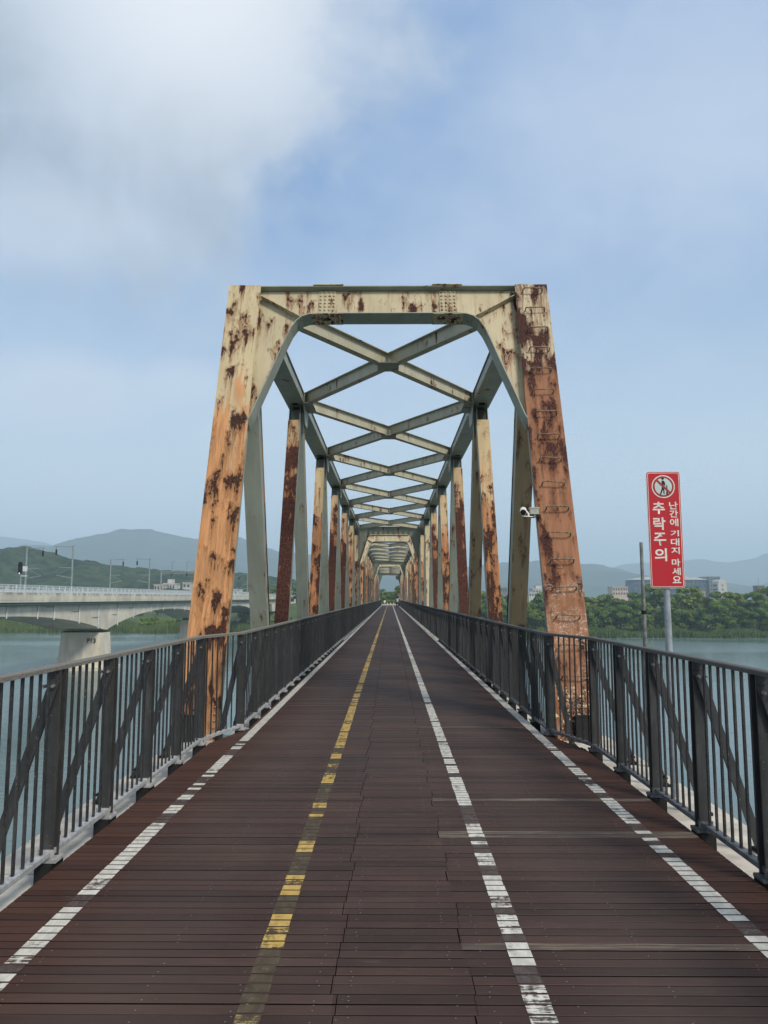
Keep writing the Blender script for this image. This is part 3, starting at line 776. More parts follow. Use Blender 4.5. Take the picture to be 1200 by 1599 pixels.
p = n.pos()
f = n.noise(n.vmath('MULTIPLY', p, (2.2, 60, 1)), 1.0, 5, 0.7)
g = n.noise(n.vmath('MULTIPLY', p, (1.1, 3, 1)), 1.0, 3, 0.6)
mm = n.math('MULTIPLY', n.rng(f, 0.42, 0.66), n.rng(g, 0.36, 0.56))
n.set(b.inputs['Base Color'], n.mix(n.math('MULTIPLY', mm, .8), (0.056, 0.038, 0.030), (0.26, 0.20, 0.13)))
b.inputs['Roughness'].default_value = 0.7
deck = bpy.data.objects.new('walkway_deck', None); COL.objects.link(deck); structure(deck)
_pc = {}
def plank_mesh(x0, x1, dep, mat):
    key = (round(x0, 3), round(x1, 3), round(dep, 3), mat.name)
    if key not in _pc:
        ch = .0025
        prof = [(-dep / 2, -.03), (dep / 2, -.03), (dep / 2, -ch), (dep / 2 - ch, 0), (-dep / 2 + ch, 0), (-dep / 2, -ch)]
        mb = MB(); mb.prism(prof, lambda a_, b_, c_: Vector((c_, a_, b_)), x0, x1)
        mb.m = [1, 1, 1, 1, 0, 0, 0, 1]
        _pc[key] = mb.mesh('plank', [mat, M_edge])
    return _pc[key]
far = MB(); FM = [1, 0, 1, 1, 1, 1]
first = int((2.9 - Y0) / PITCH); nrow = 100
stain_rows = set()
for (pyy) in (1135, 1248, 1301, 1303, 1479):
    q = EYE * 1192 / ((pyy - 934) * .994) ; yy = q * (1 + (pyy - 800) * .111 / 1192)
    stain_rows.add(int((yy - Y0) / PITCH))
YEND = 166.0
i = 0
SCR = MB()
while True:
    yc = Y0 + (i + .5) * PITCH
    if yc > YEND: break
    gap = .0075 + .0050 * ((i * 37) % 11) / 11
    if abs(yc - JY) < PITCH * .5: gap = .026
    dep = PITCH - gap
    xl, xr = half(yc, -1), half(yc, 1)
    v = (i // 2 * 7) % 5; j1 = -.23 + (-.012, .010, -.004, .016, .0)[v]; j2 = .34 + (.008, -.014, .012, .0, -.008)[v]
    if first <= i < first + nrow:
        for (a_, b_, k) in ((xl, j1 - .002, 0), (j1 + .002, j2 - .002, 1), (j2 + .002, xr, 2)):
            mt = mst if (i in stain_rows and k == 2) else mdk
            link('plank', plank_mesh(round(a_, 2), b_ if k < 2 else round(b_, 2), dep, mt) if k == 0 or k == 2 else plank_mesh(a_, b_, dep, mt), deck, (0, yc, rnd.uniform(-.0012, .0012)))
        if yc < 9:
            for xs_ in (-1.55, -1.0, -.62, -.30, -.16, .26, .41, .75, 1.15, 1.6):
                for dy_ in (-.02, .02):
                    if rnd.random() < .4:
                        cx, cy = xs_ + rnd.uniform(-.01, .01), yc + dy_ + rnd.uniform(-.006, .006)
                        SCR.add([(cx + .0036 * math.cos(t * 1.047), cy + .0036 * math.sin(t * 1.047), .0022) for t in range(6)], [tuple(range(6))])
    elif yc > 45 or yc < 2.9:
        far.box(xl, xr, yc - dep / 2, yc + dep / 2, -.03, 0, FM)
    else:
        for (a_, b_) in ((xl, j1 - .002), (j1 + .002, j2 - .002), (j2 + .002, xr)):
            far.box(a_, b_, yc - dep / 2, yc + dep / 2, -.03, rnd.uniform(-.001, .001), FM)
    i += 1
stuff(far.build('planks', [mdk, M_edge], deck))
stuff(SCR.build('screw_heads', M_bolt, deck))
# dark joists and girders below
mb = MB()
for x_ in (-1.55, -.55, .55, 1.55): mb.box(x_ - .08, x_ + .08, Y0, YEND, -.40, -.035)
mb.box(-2.0, 2.0, Y0, YEND, -.46, -.41)
mb.build('deck_stringer', M_black, deck)
# ledges of the approach
ledge = bpy.data.objects.new('concrete_ledge', None); COL.objects.link(ledge); structure(ledge)
for sd_ in (-1, 1):
    x0, x1 = sorted((sd_ * 1.99 if sd_ < 0 else 2.07, sd_ * 2.56 if sd_ < 0 else 2.70))
    yy = -4.0
    while yy < 9.6:
        L = min(3.0, 9.9 - yy)
        MB().box(x0, x1, yy + .006, yy + L - .006, -.55, -.115).build('kerb_slab', M_conc, ledge); yy += 3.0
for sd_ in (-1, 1):
    x0, x1 = (-2.02, -1.765) if sd_ < 0 else (1.83, 2.09)
    for q in range(4):
        MB().box(x0, x1, 9.92 + q * 4, 9.912 + (q + 1) * 4, -.40, -.115).build('kerb_slab', M_conc, ledge)
    MB().box(x0, x1, 25.92, YEND, -.40, -.115).build('kerb_slab', M_conc, ledge)
MB().box(-2.5, 2.6, -4.0, 9.0, -1.9, -.56).build('approach_girder', M_pier, ledge)

# ------------------------------------------------------------------ painted lines
def paint_mat(name, colr, ghost):
    m, n, b = new_mat(name)
    p = n.pos(); wr = n.attr('mpos')[1]; wear = n.sep(wr)[0]
    f = n.noise(n.vmath('MULTIPLY', p, (6, 75, 1)), 1.0, 5, 0.72); g = n.noise(n.vmath('MULTIPLY', p, (22, 9, 1)), 1.0, 4, 0.6)
    s_ = n.math('ADD', n.math('MULTIPLY', f, .65), n.math('MULTIPLY', g, .35))
    thr = n.math('ADD', .30, n.math('MULTIPLY', wear, .44))
    pm = n.rng(s_, n.math('SUBTRACT', thr, .02), n.math('ADD', thr, .02))
    c = n.mix(pm, ghost, n.mix(n.rng(g, .35, .7), tuple(q * .72 for q in colr), colr))
    n.set(b.inputs['Base Color'], c); b.inputs['Roughness'].default_value = .6
    gh = n.rng(g, .25, .75, .25, .75)
    al = n.math('MAXIMUM', pm, gh)
    tr = n.n.new('ShaderNodeBsdfTransparent'); mx = n.n.new('ShaderNodeMixShader')
    n.set(mx.inputs[0], al); n.l.new(tr.outputs[0], mx.inputs[1]); n.l.new(b.outputs[0], mx.inputs[2])
    out = [q for q in n.n if q.type == 'OUTPUT_MATERIAL'][0]; n.l.new(mx.outputs[0], out.inputs['Surface'])
    return m
M_white = paint_mat('worn_white_paint', (0.62, 0.60, 0.53), (0.115, 0.092, 0.082))
M_yel = paint_mat('worn_yellow_paint', (0.54, 0.36, 0.09), (0.115, 0.092, 0.052))
def lane(name, X, mat, mode, seed):
    rs = random.Random(seed); mb = MB(); i = 0; state = 0.0; run = 0
    while True:
        yc = Y0 + (i + .5) * PITCH
        if yc > YEND - 1: break
        solid_after = mode == 'edge' and yc > JY + .3
        if run <= 0:
            r = rs.random()
            if mode == 'edge': state, run = (rs.uniform(.0, .25), rs.choice((1, 1, 2, 3))) if r < .52 else ((rs.uniform(.30, .44), 1) if r < .74 else (rs.uniform(.60, 1.1), rs.choice((1, 1, 2))))
            elif mode == 'yellow':
                pf = .27 if yc < 8.5 else .60
                state, run = (rs.uniform(.22, .42), rs.choice((1, 1, 2, 2))) if r < pf else ((rs.uniform(.44, .54), 1) if r < pf + .22 else (rs.uniform(.62, 1.1), rs.choice((1, 2, 2, 4) if yc < 8.5 else (1, 1, 2))))
            else:
                pf = .46 if yc < 8.5 else .72
                state, run = (rs.uniform(.05, .32), rs.choice((1, 2, 2))) if r < pf else ((rs.uniform(.32, .46), 1) if r < pf + .22 else (rs.uniform(.85, 1.1), 1))
        run -= 1
        st = rs.uniform(0, .06) if solid_after else state
        gap = .013 if yc < 25 else .007
        h_ = .0030
        x0, x1 = X - .052 + rs.uniform(-.003, .003), X + .052 + rs.uniform(-.003, .003)
        v = [(x0, yc - PITCH / 2 + gap / 2, h_), (x1, yc - PITCH / 2 + gap / 2, h_), (x1, yc + PITCH / 2 - gap / 2, h_), (x0, yc + PITCH / 2 - gap / 2, h_)]
        mb.add(v, [(0, 1, 2, 3)], 0, [(st, 0, 0)] * 4); i += 1
    return structure(mb.build(name, mat))
lane('white_edge_line', -1.645, M_white, 'edge', 15)
lane('white_edge_line', 1.735, M_white, 'edge', 9)
lane('yellow_lane_line', -.545, M_yel, 'yellow', 21)
lane('white_lane_line', .585, M_white, 'mid', 12)

# ------------------------------------------------------------------ railings
ZR = 1.185
def railing(sd_, label, handmat, botmat):
    xo, xi = (-2.08, -1.815) if sd_ < 0 else (2.155, 1.88)
    k0, k1 = (8.60, 9.55) if sd_ < 0 else (8.30, 9.25)
    t = thing('railing', label, 'railing', (0, 0, 0), 'railings along the walkway')
    posts = []
    yy = k0
    while yy > Y0: posts.append((xo, yy, .36)); yy -= .93
    posts = posts[::-1]
    yy = k1
    while yy < YEND: posts.append((xi, yy, .24)); yy += .95
    def post_mesh():
        mb = MB(); mb.box(-.040, .040, -.042, -.032, .03, ZR - .032); mb.box(-.040, .040, .032, .042, .03, ZR - .032); mb.box(-.008 + sd_ * .02, .008 + sd_ * .02, -.034, .034, .03, ZR - .032)
        return mb.mesh('post', M_rail)
    pm = post_mesh()
    def brace_mesh(out):
        mb = MB(); a_ = Vector((sd_ * .0, -.055, 1.05)); b_ = Vector((sd_ * out, -.055, -.10))
        d_ = (b_ - a_).normalized(); s_ = Vector((d_.z, 0, -d_.x)); v = []
        for y_ in (-.072, -.050):
            for q in (a_ - s_ * .031 - d_ * .05, b_ - s_ * .031, b_ + s_ * .031, a_ + s_ * .031 - d_ * .05): v.append((q.x, y_, q.z))
        mb.add(v, [(0, 1, 2, 3), (7, 6, 5, 4), (0, 4, 5, 1), (1, 5, 6, 2), (2, 6, 7, 3), (3, 7, 4, 0)])
        return mb.mesh('brace', M_rail)
    bm = {o_: brace_mesh(o_) for o_ in (.36, .24)}
    boltm = []
    for dx in (-.030, .022):
        mb = MB(); mb.tube([(dx + sd_ * .012, -.070, 1.06), (dx + sd_ * .012, -.098, 1.06)], .0125, 6); mb.tube([(dx + sd_ * .012, -.098, 1.06), (dx + sd_ * .012, -.112, 1.06)], .006, 6); boltm.append(mb.mesh('bolt', M_bolt))
    mb = MB(); mb.box(-.065, .065, -.065, .065, .010, .029); mb.box(-.05, .05, -.05, -.047, .029, .085); footm = mb.mesh('foot_plate', botmat)
    mb = MB(); mb.box(-.03 - .02, .05, -.09, .09, -.113, .006); brk = mb.mesh('bracket', M_black)
    mb = MB(); mb.box(-.04, .04, -.06, .06, -.114, -.09); mb.tube([(0, -.085, -.03), (0, .0, -.03)], .012, 6); shoem = mb.mesh('brace_shoe', M_black)
    farm = MB(); cnt = 0
    for (x_, y_, out) in posts:
        if y_ < 55:
            p_ = link('post', pm, t, (x_, y_, 0))
            link('brace', bm[out], p_)
            if y_ < 30:
                link('bolt', boltm[0], p_); link('bolt', boltm[1], p_); link('foot_plate', footm, p_); link('bracket', brk, p_)
                link('brace_shoe', shoem, p_, (sd_ * out, -.06, 0))
        else:
            farm.box(x_ - .046, x_ + .046, y_ - .046, y_ + .046, .03, ZR - .032)
            a_ = Vector((x_, y_ - .06, 1.05)); b_ = Vector((x_ + sd_ * out, y_ - .06, -.10)); farm.beam(a_, b_, .02, .07)
    stuff(farm.build('posts', M_rail, t))
    # line of the railing as a polyline
    line = [(xo, Y0), (xo, k0), (xi, k1), (xi, YEND)]
    mb = MB(); mb.box(-.0065, .0065, -.011, .011, .075, ZR - .03); balm = mb.mesh('baluster', M_bal)
    farb = MB(); cnt = 0
    for a_, b_ in zip(posts[:-1], posts[1:]):
        for k in range(1, 8):
            f = k / 8.0; x_, y_ = a_[0] + (b_[0] - a_[0]) * f, a_[1] + (b_[1] - a_[1]) * f
            if y_ > 2.5 and cnt < 230:
                link('baluster', balm, t, (x_, y_, 0), (rnd.gauss(0, .0025), rnd.gauss(0, .0025), 0)); cnt += 1
            else: farb.box(x_ - .0065, x_ + .0065, y_ - .011, y_ + .011, .075, ZR - .03)
    stuff(farb.build('balusters', M_bal, t))
    # rails, in lengths of two bays near the camera
    def rail(name, P, Q, w0, w1, z0, z1, mat, e=.003):
        P = Vector((P[0], P[1], 0)); Q = Vector((Q[0], Q[1], 0)); d_ = (Q - P).normalized(); s_ = Vector((d_.y, -d_.x, 0))
        F = lambda a_, b_, c_: P + s_ * a_ + d_ * b_ + Vector((0, 0, c_))
        ch = .006 if name == 'handrail' else .002
        mb = MB(); mb.prism([(w0, z0), (w1, z0), (w1, z1 - ch), (w1 - ch, z1), (w0 + ch, z1), (w0, z1 - ch)], lambda a_, b_, c_: F(a_, c_, b_), e, (Q - P).length - e)
        return mb.build(name, mat, t)
    near = [p_ for p_ in posts if p_[1] < 40]
    for q in range(0, len(near) - 1):
        a_, b_ = near[q][:2], near[q + 1][:2]
        if q % 2 == 0 or a_[0] != b_[0] or q + 2 >= len(near) or near[q + 1][0] != near[min(q + 2, len(near) - 1)][0]: pass
        rail('handrail', a_, b_, -.034, .034, ZR - .030, ZR, handmat, .0012)
        rail('bottom_rail', a_, b_, -.028, .028, .045, .075, botmat, .001)
    a_, b_ = near[-1][:2], (xi, YEND)
    rail('handrail', a_, b_, -.034, .034, ZR - .030, ZR, handmat); rail('bottom_rail', a_, b_, -.028, .028, .045, .075, botmat)
    # sloping flashing along the foot of the railing
    return t
railing(-1, 'charcoal metal railing with grey handrail along the left side of the walkway', M_handL, M_galv)
railing(1, 'charcoal metal railing with dark handrail along the right side of the walkway', M_handR, M_galvD)

# ------------------------------------------------------------------ red warning sign
SY = 6.9
q0 = at(1041.5, 920, SY)
sgn = thing('warning_sign', 'tall narrow red warning sign with white lettering on a grey pole', 'sign', (2.475, SY, -.15), None)
sgn.rotation_euler = (0, R(-0.3), 0)
M_red, n, b = new_mat('red_sign_sheet')
p = n.pos(); f = n.noise(p, 9, 4, .6); zz_ = n.sep(p)[2]
n.set(b.inputs['Base Color'], n.mix(n.rng(f, .3, .7, 0, .35), (0.46, 0.012, 0.022), (0.38, 0.030, 0.032)))
b.inputs['Roughness'].default_value = .35; b.inputs['Specular IOR Level'].default_value = .4
M_wht = simple('white_sign_film', (0.68, 0.66, 0.60), .45, .06, 20)
M_blk = simple('black_print', (0.012, 0.013, 0.015), .5, .1, 20)
M_ltb = simple('pale_disc_film', (0.50, 0.60, 0.58), .5, .06, 20)
M_redr = simple('faded_red_print', (0.36, 0.035, 0.035), .5, .1, 20)
MB().tube([(0, 0, 0), (0, 0, 1.9), (0, 0, 2.30)], .029, 14).build('pole', M_pole, sgn)
MB().box(-.07, .07, -.07, .07, 0, .012).build('base_plate', M_galv, sgn)
SW, SH, SB = .152, 1.045, 1.835                     # half width, height, bottom
def rrect(hw, z0, z1, r, k=5):
    pts = []
    for cx, cz, a0 in ((hw - r, z0 + r, -90), (hw - r, z1 - r, 0), (-hw + r, z1 - r, 90), (-hw + r, z0 + r, 180)):
        for i in range(k + 1):
            a_ = R(a0 + 90 * i / k); pts.append((cx + r * math.cos(a_), cz + r * math.sin(a_)))
    return pts
FS = lambda a_, b_, c_: Vector((a_, c_, b_))
panel = None
mb = MB(); mb.prism(rrect(SW, SB, SB + SH, .022), FS, -.040, -.034); panel = mb.build('sign_panel', M_wht, sgn)
mb = MB(); mb.prism(rrect(SW - .004, SB + .004, SB + SH - .004, .020), FS, -.0412, -.0401); mb.build('red_margin', M_red, panel)
mb = MB(); mb.prism(rrect(SW - .011, SB + .011, SB + SH - .011, .017), FS, -.0422, -.0413); mb.build('white_border', M_wht, panel)
mb = MB(); mb.prism(rrect(SW - .016, SB + .016, SB + SH - .016, .014), FS, -.0432, -.0423); mb.build('red_field', M_red, panel)
def disc(r, y0, y1, cz, mat, name, k=40):
    mb = MB(); mb.prism([(r * math.cos(2 * math.pi * i / k) - .003, cz + r * math.sin(2 * math.pi * i / k)) for i in range(k)], FS, y1, y0); return mb.build(name, mat, panel)
DZ = SB + SH - .137
disc(.108, -.0433, -.0440, DZ, M_redr, 'emblem_rim'); disc(.104, -.0441, -.0446, DZ, M_wht, 'emblem_rim')
disc(.094, -.0447, -.0452, DZ, M_redr, 'emblem_ring'); disc(.077, -.0453, -.0458, DZ, M_ltb, 'emblem_disc')
def flatpoly(pts, y0, y1, mat, name):
    mb = MB(); mb.prism([(a_ - .003, DZ + b_) for a_, b_ in pts], FS, y1, y0); return mb.build(name, mat, panel)
flatpoly([(.016 * math.cos(i * .524) * .8 - .004, .072 + .011 * math.sin(i * .524)) for i in range(12)], -.0459, -.0463, M_blk, 'pictogram')
flatpoly([(-.014, .055), (.004, .055), (.014, .040), (.020, .012), (.012, .004), (.006, .026), (.007, -.018), (.010, -.070), (.000, -.070), (-.004, -.028), (-.022, -.072), (-.034, -.072), (-.017, -.022), (-.014, .02)], -.0459, -.0463, M_blk, 'pictogram')
flatpoly([(.022, -.073), (.040, -.073), (.036, -.02), (.036, .010), (.026, .010), (.027, -.02)], -.0459, -.0463, M_blk, 'pictogram')
s2 = .7071
bar = [(-.088, 0.010), (-.088, -.010), (.088, -.010), (.088, .010)]
flatpoly([(s2 * (a_ + b_), s2 * (-a_ + b_)) for a_, b_ in bar], -.0464, -.0468, M_redr, 'emblem_bar')
def hangul(ch, cx, cz, wdt, hgt, bold):
    cu = bpy.data.curves.new('lettering', 'FONT'); cu.body = ch; cu.size = 1.0; cu.offset = bold; cu.extrude = 0
    ob = bpy.data.objects.new('lettering', cu); COL.objects.link(ob)
    bpy.context.view_layer.update()
    me = bpy.data.meshes.new_from_object(ob.evaluated_get(bpy.context.evaluated_depsgraph_get()))
    bpy.data.objects.remove(ob)
    if not me.vertices: return
    P = np.array([v.co[:2] for v in me.vertices]); mn, mx_ = P.min(0), P.max(0)
    Q = (P - (mn + mx_) / 2) / (mx_ - mn) * np.array([wdt, hgt])
    for v, q in zip(me.vertices, Q): v.co = (cx + q[0], -.0438, cz + q[1])
    me.materials.clear(); me.materials.append(M_wht); me.update()
    link('lettering', me, panel)
# heights read off the photograph, in fractions of the panel height from its top
zf = lambda f: SB + SH * (1 - f)
for ch, f0, f1 in (('추', .262, .368), ('락', .396, .505), ('주', .528, .638), ('의', .662, .772)):
    hangul(ch, -.052, (zf(f0) + zf(f1)) / 2,   .110, (f1 - f0) * SH, .022)
for ch, f0, f1 in (('난', .262, .328), ('간', .335, .398), ('에', .408, .474), ('기', .508, .560), ('대', .578, .640), ('지', .652, .712), ('마', .752, .815), ('세', .828, .890), ('요', .898, .958)):
    hangul(ch, .080, (zf(f0) + zf(f1)) / 2,   .076, (f1 - f0) * SH, .020)
MB().box(-.05, .05, -.033, -.028, SB + .2, SB + .23).build('clamp', M_galv, sgn)
MB().box(-.05, .05, -.033, -.028, SB + SH - .2, SB + SH - .17).build('clamp', M_galv, sgn)

# bare steel pole beside the sign
g = thing('steel_pole', 'thin bare dark steel pole left of the red sign', 'pole', (2.655, 8.1, -.15))
g.rotation_euler = (0, R(-.2), 0)
MB().tube([(0, 0, 0), (0, 0, 1.6)], .023, 10).build('lower_pole', M_poleD, g)
MB().tube([(0, 0, 1.6), (0, 0, 2.33)], .0185, 10).build('upper_pole', M_poleD, g)
MB().tube([(0, 0, 1.58), (0, 0, 1.62)], .027, 10).build('collar', M_black, g)

# ------------------------------------------------------------------ surveillance camera on the right end post
q = Vector((1.86, 10.52, 2.745))
cc_ = thing('security_camera', 'small white security camera bracketed to the right rusty end post', 'security camera', (q.x, q.y, q.z))
M_camw = simple('white_camera_shell', (0.72, 0.70, 0.64), .4, .05, 20)
M_box = simple('beige_junction_box', (0.40, 0.41, 0.34), .5, .1, 20)
hd = Vector((-.03, -.17, -.055)).normalized()
P0 = Vector((-.018, .03, .062))
MB().tube([P0, P0 + hd * .02, P0 + hd * .14, P0 + hd * .185], [.036, .046, .046, .044], 16).build('housing', M_camw, cc_)
MB().tube([P0 + hd * .186, P0 + hd * .192], [.040, .036], 16).build('lens_face', M_black, cc_)
MB().tube([P0 + hd * .193, P0 + hd * .197], [.014, .012], 12).build('lens', M_blk, cc_)
mb = MB(); mb.tube([P0 + Vector((.03, -.04, -.02)), Vector((.045, -.03, -.005)), Vector((.04, -.03, -.03))], [.012, .014, .014], 8); mb.beam((-.045, -.03, -.032), (.10, -.01, -.04), .05, .012)
mb.build('arm', M_camw, cc_)
mb = MB(); mb.box(.068, .185, -.04, .05, -.005, .068); mb.box(.060, .192, -.046, .056, .070, .090); mb.build('junction_box', M_box, cc_)
mb = MB(); mb.box(.072, .21, -.02, .04, -.052, -.012); mb.tube([(.12, -.03, -.03), (.15, -.032, -.034)], .018, 8); mb.tube([(.20, 0, -.02), (.215, .0, -.07), (.23, 0, -.09)], .008, 6)
mb.build('bracket', M_black, cc_)
MB().tube([(.13, -.024, -.034), (.13, -.045, -.034)], .020, 10).build('cable_gland', M_galv, cc_)

# ------------------------------------------------------------------ railway bridge on the left
XR, XL = -44.6, -55.0
M_gird, n, b = new_mat('girder_concrete')
p = n.pos(); f = n.noise(n.vmath('MULTIPLY', p, (1, .5, .25)), 1.0, 5, .65); f2 = n.noise(p, .25, 4, .6)
zc = n.sep(p)[2]
c = n.mix(n.rng(f, .35, .65), (0.50, 0.465, 0.38), (0.64, 0.60, 0.49)); c = n.mix(n.rng(f2, .4, .7, 0, .45), c, (0.33, 0.32, 0.285))
topd = n.math('MULTIPLY', n.rng(zc, 1.7, 2.2), n.rng(n.noise(n.vmath('MULTIPLY', p, (1, 1.2, .2)), 1.0, 4, .6), .42, .6))
c = n.mix(n.math('MULTIPLY', topd, .65), c, (0.09, 0.085, 0.07))
n.set(b.inputs['Base Color'], c); b.inputs['Roughness'].default_value = .9; n.set(b.inputs['Normal'], n.bump(f, .4, .05))
M_green = simple('dark_green_pipe', (0.055, 0.12, 0.10), .5, .15, 3)
M_wrail = simple('white_railway_railing', (0.55, 0.60, 0.62), .5, .08, 2)
M_mast = simple('catenary_mast_grey', (0.22, 0.26, 0.27), .5, .1, 2)
rb = thing('railway_bridge', 'concrete arched girder railway bridge crossing the river on the left', 'bridge', (XR, 0, 0))
PIERS = [-16, 54, 124, 194, 264]
def soffit(yv):
    t = ((yv - 54) % 70) / 70.0
    return -3.65 + 3.05 * (1 - (2 * t - 1) ** 2) ** 0.85
yv = np.arange(-40, 321, 1.75)
for (nm, xa, xb) in (('girder', -.9, -9.6),):
    mb = MB(); V = []; 
    for y_ in yv:
        zb = soffit(y_) if y_ < 299 else -3.65
        V += [(xa, y_, 1.02), (xa, y_, zb), (xb, y_, zb), (xb, y_, 1.02)]
    Fc = []
    for i in range(len(yv) - 1):
        a_ = i * 4
        for k in range(4): Fc.append((a_ + k, a_ + (k + 1) % 4, a_ + 4 + (k + 1) % 4, a_ + 4 + k))
    mb.add(V, Fc); mb.build(nm, M_gird, rb)
MB().box(-10.8, .0, -40, 320, 1.03, 1.42).build('deck_slab', M_gird, rb)
for xx_, nm in ((0.0, 'fascia'), (-10.8, 'fascia')):
    yy = -40.0
    while yy < 318:
        MB().box(xx_ - .14 if xx_ == 0 else xx_, xx_ + .02 if xx_ == 0 else xx_ + .14, yy + .02, yy + 9.98, 1.30, 2.22).build(nm, M_gird, rb); yy += 10
MB().tube([(-.30, -40, .80), (-.30, 320, .80)], .19, 10).build('green_pipe', M_green, rb)
yy = 60.0
for yy in (91.5, 99.6, 104.5, 113, 120.5, 129, 137, 147, 155, 163, 171, 180, 190, 199, 208, 218, 228, 238, 248, 258):
    MB().tube([(-.80, yy, .9), (-.80, yy, soffit(yy) + .5), (-.80, yy, soffit(yy) - .25)], .09, 6).build('drain_pipe', M_wrail, rb)
    if yy < 150: MB().beam((-.86, yy - 2.4, soffit(yy) + 1.5), (-.86, yy - .1, soffit(yy) + 1.5), .05, .05).build('cable', M_black, rb)
for i, py_ in enumerate(PIERS):
    if py_ < 0: continue
    zf_ = WZ - 1 if py_ < 240 else WZ
    mb = MB()
    v = [(-.7, -1.5), (-.7, 1.5), (-7.3, 1.5), (-7.3, -1.5)]
    k = 1.12
    vb = [(x_ + (.35 if x_ > -4 else -.5), y_ * 1.35) for x_, y_ in v]
    mb.add([(x_, py_ + y_, zf_) for x_, y_ in vb] + [(x_, py_ + y_, -3.86) for x_, y_ in v], [(3, 2, 1, 0)[::-1], (4, 5, 6, 7)] + [(j, (j + 1) % 4, 4 + (j + 1) % 4, 4 + j) for j in range(4)])
    pr = mb.build('pier', M_gird, rb)
    MB().box(-7.2, -.8, py_ - 1.4, py_ + 1.4, -3.855, -3.60).build('girder_shadow_strip', M_black, rb)  # black strip standing in for the shadow under the girder
    MB().box(-9.4, 1.0, py_ - 3.2, py_ + 3.2, WZ - 1, WZ + .55).build('footing', M_gird, rb)
    if py_ == 124:
        
        cu = bpy.data.curves.new('t', 'FONT'); cu.body = 'P13'; cu.size = 1.0; cu.extrude = .01; cu.offset = .015
        ob = bpy.data.objects.new('t', cu); COL.objects.link(ob); bpy.context.view_layer.update()
        me = bpy.data.meshes.new_from_object(ob.evaluated_get(bpy.context.evaluated_depsgraph_get())); bpy.data.objects.remove(ob)
        me.transform(Matrix.Translation((-3.2, py_ - 1.72, -5.45)) @ Matrix.Rotation(R(90), 4, 'X')); me.materials.clear(); me.materials.append(M_blk)
        link('lettering', me, pr)
# white railing on the railway deck
wr = thing('deck_railing', 'white tubular railing on top of the railway bridge', 'railing', (XR - .06, 0, 2.22))
mb = MB(); pb = MB(); yy = 60.0
while yy < 315: mb.box(-.05, .05, yy - .05, yy + .05, 0, .95); yy += 2.0
stuff(mb.build('posts', M_wrail, wr))
for z_ in (.93, .62, .34): pb.box(-.03, .03, 60, 315, z_ - .03, z_ + .03)
yy = 60.0
while yy < 200: pb.box(-.02, .02, yy - .02, yy + .02, .34, .9); yy += .33
stuff(pb.build('rails', M_wrail, wr))
MB().box(-.02, .02, 60, 315, .02, .30).build('kick_plate', M_wrail, wr)
wr2 = thing('deck_railing', 'white railing along the far edge of the railway bridge', 'railing', (XL + .1, 0, 2.22))
mb = MB(); yy = 60.0
while yy < 315: mb.box(-.05, .05, yy - .05, yy + .05, 0, .95); yy += 2.0
stuff(mb.build('posts', M_wrail, wr2)); MB().box(-.03, .03, 60, 315, .88, .96).build('top_rail', M_wrail, wr2)
# overhead line masts
def mast(X, Y, sd_, label, big=1.0):
    t = thing('catenary_mast', label, 'mast', (X, Y, 1.42), 'overhead line masts on the railway bridge')
    H = 7.6 * big
    MB().tube([(0, 0, 0), (0, 0, H)], .13, 8).build('pole', M_mast, t)
    mb = MB(); mb.tube([(0, 0, H - .15), (sd_ * 2.6, 0, H - .05)], .05, 6); mb.tube([(sd_ * 2.4, 0, H - .1), (sd_ * 2.4, 0, H - .5)], .05, 6); mb.build('top_arm', M_mast, t)
    mb = MB(); mb.tube([(sd_ * 2.4, 0, H - .5), (sd_ * 2.4, 0, H - 1.3)], .13, 8); mb.build('insulator', M_black, t)
    mb = MB(); mb.tube([(0, 0, H - 4.6), (sd_ * 2.3, 0, H - 4.2)], .05, 6); mb.tube([(0, 0, H - 3.1), (sd_ * 1.9, 0, H - 3.1)], .05, 6); mb.tube([(0, 0, H - 3.0), (sd_ * 2.2, 0, H - 4.2)], .03, 5); mb.build('cantilever', M_mast, t)
nm = XR - .9; fm = XL + 1.2
mast(nm, 110, -1, 'nearest overhead line mast standing over the river pier'); mast(fm, 113.5, 1, 'overhead line mast beside the railway signal')
mast(nm, 145.5, -1, 'overhead line mast just left of the gantry'); mast(fm, 148, 1, 'far side overhead line mast between the nearest mast and gantry')
mast(nm, 246, -1, 'distant overhead line mast right of the left end post'); mast(fm, 262, 1, 'more distant mast seen beside the white flat building')
gt = thing('catenary_gantry', 'overhead line gantry spanning both tracks of the railway bridge', 'gantry', (0, 181, 1.42))
for x_ in (nm + .2, fm): MB().tube([(x_, 0, 0), (x_, 0, 6.3)], .15, 8).build('pole', M_mast, gt)
mb = MB(); mb.box(fm, nm + .2, -.12, .12, 5.9, 6.0); mb.box(fm, nm + .2, -.12, .12, 6.3, 6.4)
for i in range(9): xx_ = fm + i * 1.05; mb.beam((xx_, 0, 6.0), (xx_ + 1.0, 0, 6.3), .05, .05)
mb.build('beam', M_mast, gt)
for x_ in (fm + 2.5, nm - 2.3):
    MB().tube([(x_, 0, 6.3), (x_, 0, 8.6), (x_ + .8, 0, 8.7)], .06, 6).build('hanger', M_mast, gt); MB().tube([(x_, 0, 5.9), (x_, 0, 5.2)], .13, 6).build('insulator', M_black, gt)
